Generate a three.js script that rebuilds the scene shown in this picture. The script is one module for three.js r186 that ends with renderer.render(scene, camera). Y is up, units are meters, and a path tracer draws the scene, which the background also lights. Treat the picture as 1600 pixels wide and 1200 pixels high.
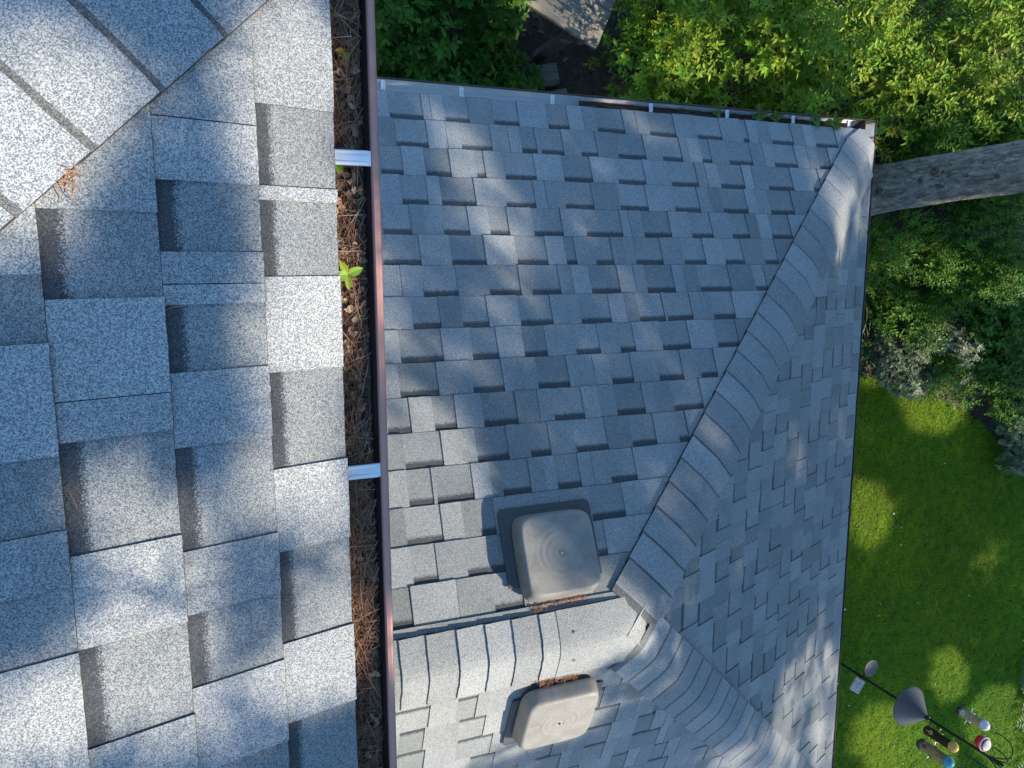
import * as THREE from 'three';
import { mergeGeometries } from 'three/addons/utils/BufferGeometryUtils.js';

// ---------------------------------------------------------------- camera, sky, sun, exposure
const scene = new THREE.Scene();
const camera = new THREE.PerspectiveCamera(54.03, 4 / 3, 0.05, 600);
{ // a phone held sideways, looking down over the edge of the upper roof
  const right = new THREE.Vector3(0.00355402, 0.36356696, -0.93156129);
  const up = new THREE.Vector3(-0.98829131, -0.14082271, -0.05873032);
  const back = new THREE.Vector3(-0.15253739, 0.92086265, 0.35880958);
  camera.quaternion.setFromRotationMatrix(new THREE.Matrix4().makeBasis(right, up, back));
  camera.position.set(0, 6, 0);
  camera.updateMatrixWorld(true);
}
const SUN = new THREE.Vector3(0.38275, 0.66913, -0.637).normalize();   // towards the sun
{
  const W = 128, H = 64, data = new Float32Array(W * H * 4);
  for (let j = 0; j < H; j++) {
    const el = Math.max(0, Math.sin(((j + 0.5) / H - 0.5) * Math.PI)), h = Math.pow(1 - el, 2.2);
    for (let i = 0; i < W; i++) {
      const az = ((i + 0.5) / W - 0.5) * 2 * Math.PI, ca = Math.sqrt(1 - el * el), c = ca * Math.cos(az) * SUN.x + el * SUN.y + ca * Math.sin(az) * SUN.z;   // the air is brighter round the sun
      const glow = j * 2 < H ? 0 : 0.55 * Math.pow(Math.max(0, c), 8);
      data.set([0.16 + 0.19 * h + 0.65 * glow, 0.37 + 0.22 * h + 0.93 * glow, 0.725 + 0.14 * h + 1.05 * glow, 1], (j * W + i) * 4);
    }
  }
  const sky = new THREE.DataTexture(data, W, H, THREE.RGBAFormat, THREE.FloatType);
  sky.mapping = THREE.EquirectangularReflectionMapping;
  sky.magFilter = THREE.LinearFilter;
  sky.needsUpdate = true;
  scene.background = sky;
  scene.environment = sky;
}
const sun = new THREE.DirectionalLight(new THREE.Color().setRGB(1, 0.88, 0.68), 5);
sun.position.copy(SUN).multiplyScalar(40);
sun.castShadow = true;
sun.shadow.mapSize.set(4096, 4096);
Object.assign(sun.shadow.camera, { left: -14, right: 14, top: 14, bottom: -14, near: 1, far: 80 });
scene.add(sun, sun.target);
const renderer = new THREE.WebGLRenderer({ antialias: true });
renderer.toneMapping = THREE.LinearToneMapping;
renderer.toneMappingExposure = 1.7;
renderer.shadowMap.enabled = true;

// ---------------------------------------------------------------- helpers
let seedState = 12345;
const rnd = () => { seedState = (seedState + 0x6d2b79f5) | 0; let t = Math.imul(seedState ^ (seedState >>> 15), 1 | seedState); t = (t + Math.imul(t ^ (t >>> 7), 61 | t)) ^ t; return ((t ^ (t >>> 14)) >>> 0) / 4294967296; };
const rr = (a, b) => a + (b - a) * rnd();
const pick = (list) => list[Math.floor(rnd() * list.length)];
const V3 = (x, y, z) => new THREE.Vector3(x, y, z);
const clamp = THREE.MathUtils.clamp;
const hash = (x, y, z = 0) => { let n = Math.imul(x | 0, 374761393) ^ Math.imul(y | 0, 668265263) ^ Math.imul(z | 0, 2147483647 - 61); n = Math.imul(n ^ (n >>> 13), 1274126177); return ((n ^ (n >>> 16)) >>> 0) / 4294967296; };
function vnoise(x, y, z = 0) {
  const xi = Math.floor(x), yi = Math.floor(y), zi = Math.floor(z), f = (t) => t * t * (3 - 2 * t), u = f(x - xi), v = f(y - yi), w = f(z - zi), L = (a, b, t) => a + (b - a) * t;
  const p = (k) => L(L(hash(xi, yi, zi + k), hash(xi + 1, yi, zi + k), u), L(hash(xi, yi + 1, zi + k), hash(xi + 1, yi + 1, zi + k), u), v);
  return L(p(0), p(1), w);
}
const fbm = (x, y, z = 0, o = 4) => { let s = 0, a = 0.5; for (let i = 0; i < o; i++) { s += a * vnoise(x, y, z); x *= 2.03; y *= 2.03; z *= 2.03; a *= 0.5; } return s / (1 - Math.pow(0.5, o)); };
// value noise that wraps every n cells
const wnoise = (x, y, n, s) => { const m = (k) => ((k % n) + n) % n, xi = Math.floor(x), yi = Math.floor(y), f = (t) => t * t * (3 - 2 * t), u = f(x - xi), v = f(y - yi); const h = (a, b) => hash(m(a), m(b), s); const a = h(xi, yi) + (h(xi + 1, yi) - h(xi, yi)) * u, b = h(xi, yi + 1) + (h(xi + 1, yi + 1) - h(xi, yi + 1)) * u; return a + (b - a) * v; };
const toS = (l) => Math.round(255 * clamp(l <= 0.0031308 ? l * 12.92 : 1.055 * Math.pow(l, 1 / 2.4) - 0.055, 0, 1));
function texture(W, H, f, color = true, wrapT = THREE.RepeatWrapping) {
  const d = new Uint8Array(W * H * 4);
  for (let j = 0; j < H; j++) for (let i = 0; i < W; i++) { const c = f(i, j), k = (j * W + i) * 4; if (color) { d[k] = toS(c[0]); d[k + 1] = toS(c[1]); d[k + 2] = toS(c[2]); } else d[k] = d[k + 1] = d[k + 2] = Math.round(255 * clamp(c, 0, 1)); d[k + 3] = 255; }
  const t = new THREE.DataTexture(d, W, H);
  t.magFilter = THREE.LinearFilter; t.minFilter = THREE.LinearMipmapLinearFilter; t.generateMipmaps = true;
  t.wrapS = THREE.RepeatWrapping; t.wrapT = wrapT;
  if (color) t.colorSpace = THREE.SRGBColorSpace;
  t.needsUpdate = true;
  return t;
}
const col = (r, g, b) => new THREE.Color().setRGB(r, g, b);
const std = (r, g, b, rough = 0.8, more = {}) => new THREE.MeshStandardMaterial({ color: col(r, g, b), roughness: rough, ...more });
const leafMat = (r, g, b, through = 0.35, rough = 0.6) => new THREE.MeshPhysicalMaterial({ color: col(r, g, b), roughness: rough, transmission: through, thickness: 0, specularIntensity: 0.35, side: THREE.DoubleSide });
const taken = {};
const numbered = (n) => { taken[n] = (taken[n] ?? -1) + 1; return taken[n] ? n + '_' + String(taken[n]).padStart(3, '0') : n; };
function shade(o) { o.castShadow = true; o.receiveShadow = true; return o; }
function thing(name, label, category, pos = [0, 0, 0], group) {
  const o = new THREE.Group(); o.name = numbered(name); o.position.set(...pos); o.userData = { label, category }; if (group) o.userData.group = group; scene.add(o); return o;
}
function part(name, geo, mat, parent) { const o = shade(new THREE.Mesh(geo, mat)); o.name = name; parent.add(o); return o; }
function structure(name, geo, mat, label) { const o = part(numbered(name), geo, mat, scene); o.userData = { kind: 'structure', label, category: name.replace(/_/g, ' ') }; return o; }
const merge = (list) => mergeGeometries(list.map((g) => (g.index ? g.toNonIndexed() : g)), false);
const box = (x0, x1, y0, y1, z0, z1) => new THREE.BoxGeometry(x1 - x0, y1 - y0, z1 - z0).translate((x0 + x1) / 2, (y0 + y1) / 2, (z0 + z1) / 2);
function meshGeo(pos, uv, colors) {
  const g = new THREE.BufferGeometry();
  g.setAttribute('position', new THREE.Float32BufferAttribute(pos, 3));
  g.setAttribute('uv', new THREE.Float32BufferAttribute(uv ?? new Array(pos.length / 3 * 2).fill(0), 2));
  if (colors) g.setAttribute('color', new THREE.Float32BufferAttribute(colors, 3));
  g.computeVertexNormals();
  return g;
}
function tube(points, r0, r1 = r0, sides = 8, segs) {  // a tapered tube through points
  const c = new THREE.CatmullRomCurve3(points), n = segs ?? Math.max(2, points.length * 3), fr = c.computeFrenetFrames(n), pos = [], idx = [], uv = [];
  const len = c.getLength();
  for (let i = 0; i <= n; i++) {
    const p = c.getPointAt(i / n), r = r0 + (r1 - r0) * (i / n);
    for (let j = 0; j <= sides; j++) { const a = j / sides * Math.PI * 2, q = p.clone().addScaledVector(fr.normals[i], Math.cos(a) * r).addScaledVector(fr.binormals[i], Math.sin(a) * r); pos.push(q.x, q.y, q.z); uv.push(j / sides, i / n * len); }
  }
  for (let i = 0; i < n; i++) for (let j = 0; j < sides; j++) { const a = i * (sides + 1) + j, b = a + sides + 1; idx.push(a, a + 1, b, b, a + 1, b + 1); }
  for (const [ring, flip] of [[0, 1], [n, 0]]) { const k = pos.length / 3, p = c.getPointAt(ring / n); pos.push(p.x, p.y, p.z); uv.push(0, 0); for (let j = 0; j < sides; j++) { const a = ring * (sides + 1) + j; flip ? idx.push(k, a + 1, a) : idx.push(k, a, a + 1); } }
  const g = new THREE.BufferGeometry();
  g.setAttribute('position', new THREE.Float32BufferAttribute(pos, 3)); g.setAttribute('uv', new THREE.Float32BufferAttribute(uv, 2)); g.setIndex(idx); g.computeVertexNormals();
  return g;
}
const lathe = (pts, seg = 32) => new THREE.LatheGeometry(pts.map(([r, y]) => new THREE.Vector2(r, y)), seg);
const dummy = new THREE.Object3D();
function scatter(name, geo, mat, list, parent) {  // list of {p, q, s, c}
  const m = shade(new THREE.InstancedMesh(geo, mat, list.length)); m.name = name; m.userData.kind = 'stuff';
  list.forEach((e, i) => { dummy.position.copy(e.p); dummy.quaternion.copy(e.q); e.s.isVector3 ? dummy.scale.copy(e.s) : dummy.scale.setScalar(e.s); dummy.updateMatrix(); m.setMatrixAt(i, dummy.matrix); if (e.c) m.setColorAt(i, e.c); });
  parent.add(m); return m;
}
const quatTo = (dir, spin = rnd() * 6.283) => new THREE.Quaternion().setFromUnitVectors(V3(0, 1, 0), dir.clone().normalize()).multiply(new THREE.Quaternion().setFromAxisAngle(V3(0, 1, 0), spin));
const randDir = () => { const z = rr(-1, 1), a = rnd() * 6.283, r = Math.sqrt(1 - z * z); return V3(r * Math.cos(a), z, r * Math.sin(a)); };
const LEFT_BANDS = [[[0.762,0.916],[1.018,1.134],[1.253,1.382],[1.531,1.643],[1.796,1.95],[2.094,2.25],[2.382,2.534],[2.67,2.708],[2.86,3.008],[3.161,3.321]],[[0.776,0.921],[1.076,1.224],[1.37,1.448],[1.471,1.587],[1.679,1.769],[1.882,2.038],[2.134,2.252],[2.372,2.431],[2.539,2.69],[2.833,2.989],[3.14,3.226]],[[0.692,0.79],[0.89,1.007],[1.127,1.17],[1.263,1.418],[1.559,1.711],[1.85,2.004],[2.151,2.311],[2.447,2.599],[2.751,2.917],[3.052,3.109]],[[0.766,0.882],[0.942,1.102],[1.245,1.389],[1.538,1.688],[1.829,1.984],[2.134,2.284],[2.423,2.577],[2.72,2.875]],[[0.667,0.79],[0.931,1.05],[1.145,1.236],[1.354,1.5],[1.618,1.811],[1.926,2.08],[2.197,2.322],[2.437,2.543],[2.684,2.817]],[[0.653,0.813],[0.948,1.104],[1.248,1.396],[1.488,1.54],[1.638,1.731],[1.847,1.998],[2.116,2.241],[2.355,2.47],[2.596,2.681]],[[0.802,0.955],[1.096,1.241],[1.293,1.432],[1.585,1.733],[1.876,2.029],[2.17,2.352],[2.498,2.569]],[[0.74,0.859],[0.954,1.07],[1.213,1.367],[1.504,1.655],[1.801,1.938],[1.951,2.092],[2.208,2.334]],[[0.672,0.85],[0.974,1.09],[1.206,1.313],[1.45,1.569],[1.669,1.748],[1.889,2.041],[2.191,2.315]],[[0.652,0.811],[0.955,1.091],[1.244,1.391],[1.596,1.705],[1.837,1.966],[2.059,2.151]],[[0.585,0.68],[0.773,0.865],[0.979,1.127],[1.291,1.432],[1.589,1.73],[1.878,2.035]],[[0.637,0.79],[0.929,1.063],[1.158,1.249],[1.364,1.515],[1.633,1.754],[1.869,1.922]],[[0.634,0.731],[0.744,0.894],[1.014,1.135],[1.251,1.358],[1.499,1.622]],[[0.608,0.749],[0.898,0.961],[1.379,1.534]],[[0.614,0.709],[0.824,0.974],[1.363,1.418]],[[0.909,1.029]]];
const UP_BANDS = [[[-0.239,-0.122],[-0.101,0.012],[0.158,0.311],[0.447,0.603],[0.744,0.933]],[[-0.121,-0.024],[0.05,0.146],[0.255,0.411],[0.51,0.627]],[[-0.076,0.038],[0.226,0.382],[0.516,0.665]],[[0.006,0.093],[0.241,0.342],[0.421,0.516]]];
const GAPS = [[-0.01,3.8,3.18,-15.46,14.36,4.17,1.0],[-0.08,3.81,1.49,-18.31,15.64,-0.44,1.0],[-0.13,3.77,5.66,-21.15,24.9,8.42,0.9],[0.14,3.77,-11.0,-35.92,10.78,-6.61,0.7],[-0.32,3.57,-4.81,-13.86,7.88,-6.78,1.0],[-0.21,3.53,-5.73,-16.47,8.58,-6.47,1.0],[-0.11,3.48,-7.23,-20.69,13.4,-8.9,1.0],[0.02,3.45,-5.73,-16.46,8.57,-4.76,1.0],[0.13,3.4,0.05,-21.03,12.49,-1.06,1.0],[0.21,3.35,-7.29,-20.73,15.45,-6.22,1.0],[0.24,3.36,-9.37,-13.77,25.59,-18.73,1.0],[0.35,3.56,-5.48,-16.98,18.06,-6.54,1.0],[0.4,3.44,-4.91,-14.7,16.91,-5.11,0.9],[0.49,3.5,-7.26,-22.39,21.47,-5.44,0.9],[0.59,3.48,-4.4,-13.6,13.49,-2.42,1.0],[0.66,3.58,-5.26,-16.97,18.05,-2.49,1.0],[0.63,3.35,-4.71,-14.0,14.32,-2.02,0.9],[0.49,3.23,-3.97,-23.88,12.78,-0.47,1.0],[0.31,3.27,-22.51,-63.15,15.1,-4.86,1.0],[-0.09,3.35,-26.1,-71.69,4.37,-2.62,1.0],[0.45,3.14,-24.23,-66.27,8.64,-1.94,1.0],[0.23,1.74,0.87,-8.74,7.32,-5.67,0.9],[0.42,1.74,0.9,-8.93,5.96,-4.39,1.0],[0.62,1.76,0.83,-8.19,7.02,-4.92,1.0],[0.64,1.63,-0.06,-4.83,14.17,-12.67,1.0],[-0.32,1.73,1.94,-20.77,16.19,-14.3,0.8],[-0.12,1.76,2.22,-24.18,11.28,-9.58,0.7],[-0.16,1.66,7.29,-17.86,17.08,4.26,0.7],[0.05,1.73,1.43,-14.63,19.64,-15.9,0.7],[-0.68,1.46,13.86,-24.41,9.84,17.47,0.9],[-0.76,1.35,21.35,-37.04,18.77,33.72,0.8],[-1.03,1.55,11.44,-23.59,11.76,14.23,0.8],[-0.96,1.51,10.29,-20.73,11.17,13.52,0.9],[-0.89,1.46,10.17,-20.03,16.81,20.33,0.8],[-0.71,1.51,12.98,-29.83,30.13,14.0,0.8],[-1.7,0.91,5.87,-15.93,29.89,-6.87,0.8],[-1.7,0.81,11.39,-21.68,18.19,18.71,0.8],[-2.1,0.24,7.45,-11.0,8.61,38.8,0.9],[-2.41,0.11,7.31,-32.33,9.67,-9.51,0.9],[0.85,1.72,-3.21,-3.26,4.46,-1.6,1.0],[0.64,1.57,-3.63,-3.31,4.74,-1.88,1.0],[0.47,1.34,-8.36,-4.66,4.09,-6.94,1.0],[1.11,1.54,-3.67,-3.82,3.56,-1.0,1.0],[1.34,1.47,-5.66,-6.12,4.02,-0.9,1.0],[0.93,1.26,-4.45,-4.06,4.28,-1.3,1.0],[0.53,-0.48,-0.66,-8.57,5.71,-0.16,0.8],[0.65,-1.04,-1.41,-4.23,2.88,-0.1,0.8],[0.79,-0.43,-3.9,-7.0,7.14,-0.32,0.7],[0.94,-0.24,-1.53,-2.84,10.68,-0.2,0.7],[-0.62,0.21,-8.97,-15.8,12.21,-4.19,0.8],[-0.95,-0.27,-10.96,-17.66,8.79,-3.3,0.7],[-2.09,-0.01,-9.02,-13.68,6.4,-3.97,0.8],[-1.06,-4.64,-2.67,-5.48,3.32,-2.2,1.0],[-2.38,-3.98,-4.77,-9.78,9.26,-7.4,1.0],[-1.52,-6.06,-14.29,-26.78,7.18,-4.53,1.0],[-1.21,-6.05,-11.48,-21.72,12.82,-7.82,1.0],[1.04,-5.98,-1.18,-2.38,2.83,-1.3,1.0],[0.09,-6.27,-3.18,-6.16,3.85,-1.98,1.0],[0.32,-7.15,-1.34,-2.5,2.2,-1.04,1.0],[0.65,-7.64,-1.3,-2.39,2.68,-1.18,1.0],[1.19,-6.31,-0.96,-1.91,4.17,-1.84,1.0],[0.37,-3.91,-1.06,-2.0,2.76,-1.29,1.0],[0.37,-3.31,-3.17,-6.25,6.39,-3.14,1.0],[-3.46,-1.95,-1.35,-1.71,12.87,-15.19,1.0],[-3.21,-1.72,-1.71,-2.6,20.48,-22.39,1.0],[-4.29,-1.51,-0.98,-1.85,1.56,-1.71,1.0],[-2.74,-0.19,-1.2,-2.69,3.35,-3.63,0.85],[-3.52,-0.72,-1.24,-2.57,2.68,-2.97,1.0],[-2.95,-0.57,-1.46,-3.15,9.64,-10.2,1.0],[-2.67,0.09,-2.83,-6.55,3.46,-3.85,1.0],[-3.71,-1.29,-3.07,-6.03,4.43,-4.68,1.0],[-2.67,-3.71,-0.77,-1.49,5.27,-4.24,1.0],[-2.54,-4.72,-1.59,-2.93,3.2,-2.35,1.0],[-2.81,-3.49,-4.44,-8.71,8.68,-7.23,1.0],[-3.37,-3.34,-1.18,-2.3,9.95,-8.85,1.0],[-2.02,-0.01,-3.52,-9.12,13.44,-14.56,0.3],[-1.88,0.27,-7.88,-20.96,3.88,-4.27,1.0],[-2.17,-0.12,-10.41,-26.56,13.26,-14.4,1.0],[-2.92,-0.35,-3.09,-3.17,9.58,-19.68,1.0]];  // openings shaped into both tree crowns so sun reaches chosen patches

// ---------------------------------------------------------------- surfaces of the roof
const E = 0.143;                                   // exposure of a shingle course
const GR = 2048, GM = 1.25;                        // granule texture: texels and metres
const granules = (() => {                          // crushed-stone granules: a jittered cell pattern, each cell one grain
  const cell = 2.0, n = GR / cell, kind = new Float32Array(GR * GR), h = new Float32Array(GR * GR);
  for (let j = 0; j < GR; j++) for (let i = 0; i < GR; i++) {
    const ci = Math.floor(i / cell), cj = Math.floor(j / cell); let best = 9, id = 0;
    for (let b = -1; b <= 1; b++) for (let a = -1; a <= 1; a++) {
      const x = ((ci + a) % n + n) % n, y = ((cj + b) % n + n) % n, dx = (ci + a + hash(x, y, 1)) * cell - i, dy = (cj + b + hash(x, y, 2)) * cell - j, dd = (dx * dx + dy * dy) / (cell * cell);
      if (dd < best) { best = dd; id = hash(x, y, 3); }
    }
    const k = j * GR + i, big = wnoise(i / 6.4, j / 6.4, 320, 5) - 0.5;
    kind[k] = clamp(id + big * 0.08, 0, 1); h[k] = id * 0.7 + 0.3 * (1 - best);
  }
  return { kind, h };
})();
function grain(k) {                                // colour of a grain: near-white quartz, greys, slate blue, black
  if (k > 0.8) return [0.415, 0.42, 0.41];
  if (k > 0.58) return [0.37, 0.376, 0.384];
  if (k > 0.55) return [0.3, 0.275, 0.245];
  if (k > 0.34) return [0.24, 0.254, 0.276];
  if (k > 0.13) return [0.145, 0.16, 0.178];
  return [0.1, 0.11, 0.12];
}
const tone = (i, j) => 0.9 + 0.2 * wnoise(i / 256, j / 256, 8, 9);
const granuleMap = texture(GR, GR, (i, j) => { const t = tone(i, j); return grain(granules.kind[j * GR + i]).map((v) => v * t); });
const granuleBump = texture(GR, GR, (i, j) => granules.h[j * GR + i], false);
const BH = 234;                                    // the same granules with the dark dyed band that the maker prints on the upper part of the recessed tabs
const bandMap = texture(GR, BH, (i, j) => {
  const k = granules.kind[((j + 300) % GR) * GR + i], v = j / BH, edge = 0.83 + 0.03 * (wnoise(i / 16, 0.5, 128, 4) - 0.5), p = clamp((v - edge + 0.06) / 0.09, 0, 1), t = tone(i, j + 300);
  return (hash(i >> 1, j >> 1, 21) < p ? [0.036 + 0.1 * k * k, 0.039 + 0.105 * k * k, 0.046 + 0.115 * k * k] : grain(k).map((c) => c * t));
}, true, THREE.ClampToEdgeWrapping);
const shingleMat = new THREE.MeshStandardMaterial({ map: granuleMap, bumpMap: granuleBump, bumpScale: 0.0009, roughness: 0.78, vertexColors: true });
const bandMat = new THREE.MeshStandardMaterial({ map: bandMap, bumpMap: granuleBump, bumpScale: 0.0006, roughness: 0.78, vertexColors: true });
const feltMat = std(0.02, 0.02, 0.022, 0.95);
const EDGE = [0.13, 0.13, 0.135];
const TONES = [[1.13, 1.13, 1.12], [1.02, 1.03, 1.04], [0.95, 0.97, 0.98], [0.88, 0.905, 0.92], [0.76, 0.79, 0.805], [1.06, 1.08, 1.12]];
const tintOf = () => { const t = pick(TONES), k = rr(0.95, 1.05); return t.map((v) => v * k); };
const recessTint = () => { const t = pick([TONES[1], TONES[2], TONES[3], TONES[4], TONES[3]]), k = rr(0.95, 1.05); return t.map((v) => v * k); };

// ---------------------------------------------------------------- the house
const house = thing('house', 'house wing with grey shingle hip roof below an upper shingle roof edge', 'house');
const P = V3(1.43754, 3.56083, -1.43888), M = 0.475406, COS = 1 / Math.hypot(1, M), SIN = M * COS;   // peak where ridge and hips meet, pitch of the lower roof
const RUN = 2.21984, SL = RUN / COS, FRUN = 2.155, FSL = FRUN / COS;
const M2 = 0.323526, COS2 = 1 / Math.hypot(1, M2), SIN2 = M2 * COS2, UY = 4.75566, UZ = -0.18398;     // upper roof: pitch, eave
const frame = (O, U, V, N) => ({ O, U, V, N, hand: Math.sign(new THREE.Vector3().crossVectors(U, V).dot(N)), at: (u, v, n) => O.clone().addScaledVector(U, u).addScaledVector(V, v).addScaledVector(N, n) });
const westSlope = frame(V3(P.x - RUN, P.y - M * RUN, 0), V3(0, 0, -1), V3(COS, SIN, 0), V3(-SIN, COS, 0));
const eastSlope = frame(V3(P.x + RUN, P.y - M * RUN, 0), V3(0, 0, -1), V3(-COS, SIN, 0), V3(SIN, COS, 0));
const endSlope = frame(V3(0, P.y - M * FRUN, P.z - FRUN), V3(1, 0, 0), V3(0, SIN, COS), V3(0, COS, -SIN));
const upperSlope = frame(V3(0, UY, UZ), V3(1, 0, 0), V3(0, SIN2, COS2), V3(0, COS2, -SIN2));
const UHX = -0.485;                                // the upper hip runs along x - z = UHX
const upperSide = frame(V3(UZ + UHX, UY, 0), V3(0, 0, 1), V3(COS2, SIN2, 0), V3(-SIN2, COS2, 0));
const pieces = [];                                 // every shingle tab, sized by how large it shows
const camFrustum = new THREE.Frustum().setFromProjectionMatrix(new THREE.Matrix4().multiplyMatrices(camera.projectionMatrix, camera.matrixWorldInverse));

function wedge(fr, q, t0, t1, tint, edgeCuts, band) {
  // q: u0,u1 at the butt (v0), u0',u1' at the head (v1); thickness t0 at the butt, t1 at the head; the ragged butt is cut into short lengths
  const [a0, a1, b0, b1, v0, v1] = q, n = edgeCuts, pos = [], uv = [], c = [], ou = rnd() * 9, ov = rnd() * 9;
  const lift = [rr(-0.0008, 0.0016), rr(-0.0008, 0.0016)], fine = n > 10, jit = Array.from({ length: n + 1 }, () => rr(-1, 1) * (fine ? 0.0006 : 0.0012));
  const top = [], low = [];
  for (let i = 0; i <= n; i++) {
    const s = i / n, ub = a0 + (a1 - a0) * s, uh = b0 + (b1 - b0) * s;
    top.push([ub, v0 + jit[i], t0 + lift[0] * (1 - s) + lift[1] * s], [uh, v1, t1]);
    low.push([ub, v0 + jit[i], -0.002], [uh, v1, -0.002]);
  }
  const tri = (A, B, C, colr, flip) => { for (const p of flip ? [A, C, B] : [A, B, C]) { const w = fr.at(...p); pos.push(w.x, w.y, w.z); band && colr === tint ? uv.push((p[0] + ou) / GM, (p[1] - v0) / (v1 - 0.012 - v0)) : uv.push((p[0] + ou) / GM, (p[1] + ov) / GM); c.push(...colr); } };
  const f = fr.hand < 0;
  for (let i = 0; i < n; i++) {
    const [A, B, C, D] = [top[2 * i], top[2 * i + 2], top[2 * i + 3], top[2 * i + 1]];
    const G = low[2 * i], H = low[2 * i + 2], bev = (p) => [p[0], p[1] + (fine ? 0.0009 : 0.0022), p[2]], drop = (p) => [p[0], p[1], p[2] - (fine ? 0.0008 : 0.0016)], A1 = bev(A), B1 = bev(B), A2 = drop(A), B2 = drop(B);
    tri(A1, B1, C, tint, f); tri(A1, C, D, tint, f);
    tri(A2, B2, B1, EDGE, f); tri(A2, B1, A1, EDGE, f);            // the cut asphalt edge, rounded over
    tri(G, H, B2, EDGE, f); tri(G, B2, A2, EDGE, f);
  }
  const L = [low[0], top[0], top[1], low[1]], R = [low[2 * n], low[2 * n + 1], top[2 * n + 1], top[2 * n]];
  for (const S of [L, R]) { tri(S[0], S[1], S[2], EDGE, f); tri(S[0], S[2], S[3], EDGE, f); }
  return meshGeo(pos, uv, c);
}
function addPiece(roof, fr, kind, a0, a1, v0, v1, lo, hi, t0, t1, tint, cuts) {
  const q = [clamp(a0, lo(v0), hi(v0)), clamp(a1, lo(v0), hi(v0)), clamp(a0, lo(v1), hi(v1)), clamp(a1, lo(v1), hi(v1)), v0, v1];
  if (q[1] - q[0] < 0.006 && q[3] - q[2] < 0.006) return;
  if (q[1] - q[0] < 0.001) q[1] = q[0] + 0.001;
  if (q[3] - q[2] < 0.001) q[3] = q[2] + 0.001;
  const mid = fr.at((q[0] + q[1] + q[2] + q[3]) / 4, (v0 + v1) / 2, 0), toCam = camera.position.clone().sub(mid), dist = toCam.length();
  const ndc = mid.clone().project(camera), inside = Math.abs(ndc.x) < 1.06 && Math.abs(ndc.y) < 1.08;
  const size = inside ? ((q[1] - q[0] + q[3] - q[2]) / 2) * (v1 - v0) * Math.max(0.02, toCam.dot(fr.N) / dist) / (dist * dist) : 0;
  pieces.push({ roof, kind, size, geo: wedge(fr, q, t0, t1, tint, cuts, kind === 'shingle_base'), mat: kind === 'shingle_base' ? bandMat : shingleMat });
}
function course(roof, fr, v0, v1, recess, lo, hi, cuts, joints = []) {
  const uMin = Math.min(lo(v0), lo(v1)), uMax = Math.max(hi(v0), hi(v1)), head = v1 + 0.012, T = 0.0105, R = 0.0065;
  let u = uMin;
  const tooth = (a, b) => {
    if (b - a < 0.004) return;
    const cutsAt = joints.filter((j) => j > a + 0.02 && j < b - 0.02);
    let x = a; const ends = [...cutsAt.map((j) => [j, 0.0014]), [b, 0]];
    for (const [end, slit] of ends) {
      let seg = [[x, end - slit]];
      if (cuts < 10 && end - x > 0.15 || (cuts < 10 && end - x > 0.1 && rnd() < 0.4)) { const m = x + (end - x) * rr(0.38, 0.62), gap = rnd() < 0.4 ? 0.0018 : 0; seg = [[x, m - gap], [m, end - slit]]; }
      for (const [p, q] of seg) addPiece(roof, fr, 'shingle_tab', p, q, v0, head, lo, hi, T, 0.0045, cuts < 10 ? tintOf() : tintOf().map((v) => 0.5 + 0.5 * v), cuts);
      x = end;
    }
  };
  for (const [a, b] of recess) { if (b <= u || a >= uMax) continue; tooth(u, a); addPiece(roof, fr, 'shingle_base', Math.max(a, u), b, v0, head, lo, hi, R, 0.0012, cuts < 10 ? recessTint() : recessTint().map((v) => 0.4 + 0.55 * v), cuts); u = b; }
  tooth(u, uMax);
}
function randomRecess(from, to) { const out = []; let u = from + rr(0, 0.15); while (u < to) { const w = rr(0.07, 0.165); out.push([u, u + w]); u += w + rr(0.09, 0.24); } return out; }
function deck(fr, pts, parent) { const pos = []; for (let i = 1; i + 1 < pts.length; i++) for (const p of [pts[0], pts[i], pts[i + 1]]) { const w = fr.at(p[0], p[1], -0.003); pos.push(w.x, w.y, w.z); } return part('underlayment', meshGeo(pos), feltMat, parent); }

const lowerRoof = new THREE.Group(); lowerRoof.name = 'roof'; lowerRoof.userData.label = 'lower hip roof of grey laminated shingles'; house.add(lowerRoof);
const upperRoof = new THREE.Group(); upperRoof.name = 'roof'; upperRoof.userData.label = 'upper roof edge of grey laminated shingles'; house.add(upperRoof);
{ // slope towards the shrubs: courses as they lie in the photograph
  const lo = () => -0.1, hi = (v) => Math.min(-P.z + (SL - Math.min(v, SL)) * COS, -P.z + FRUN);
  for (let r = 0; r < 17; r++) {
    const v0 = r ? 0.1402 + E * (r - 1) : 0, v1 = 0.1402 + E * r;
    const seen = LEFT_BANDS[r] ?? [], first = seen.length ? seen[0][0] - 0.1 : 0.7;
    const before = randomRecess(-0.1, first - 0.2).filter(([, b]) => b < first - 0.06);
    course(lowerRoof, westSlope, v0, Math.min(v1, SL - 0.004), r === 16 ? [] : [...before, ...seen], lo, hi, 3);
  }
  deck(westSlope, [[-0.12, 0.004], [hi(0), 0.004], [hi(SL), SL], [-0.12, SL]], lowerRoof);
}
{ // slope on the far side of the ridge
  const lo = () => -0.1, hi = (v) => Math.min(-P.z + (SL - Math.min(v, SL)) * COS, -P.z + FRUN);
  for (let r = 0; r < 17; r++) course(lowerRoof, eastSlope, r ? 0.1402 + E * (r - 1) : 0, Math.min(0.1402 + E * r, SL - 0.004), r === 16 ? [] : randomRecess(-0.1, 3.8), lo, hi, 2);
  deck(eastSlope, [[-0.12, 0.004], [hi(0), 0.004], [hi(SL), SL], [-0.12, SL]], lowerRoof);
}
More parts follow.
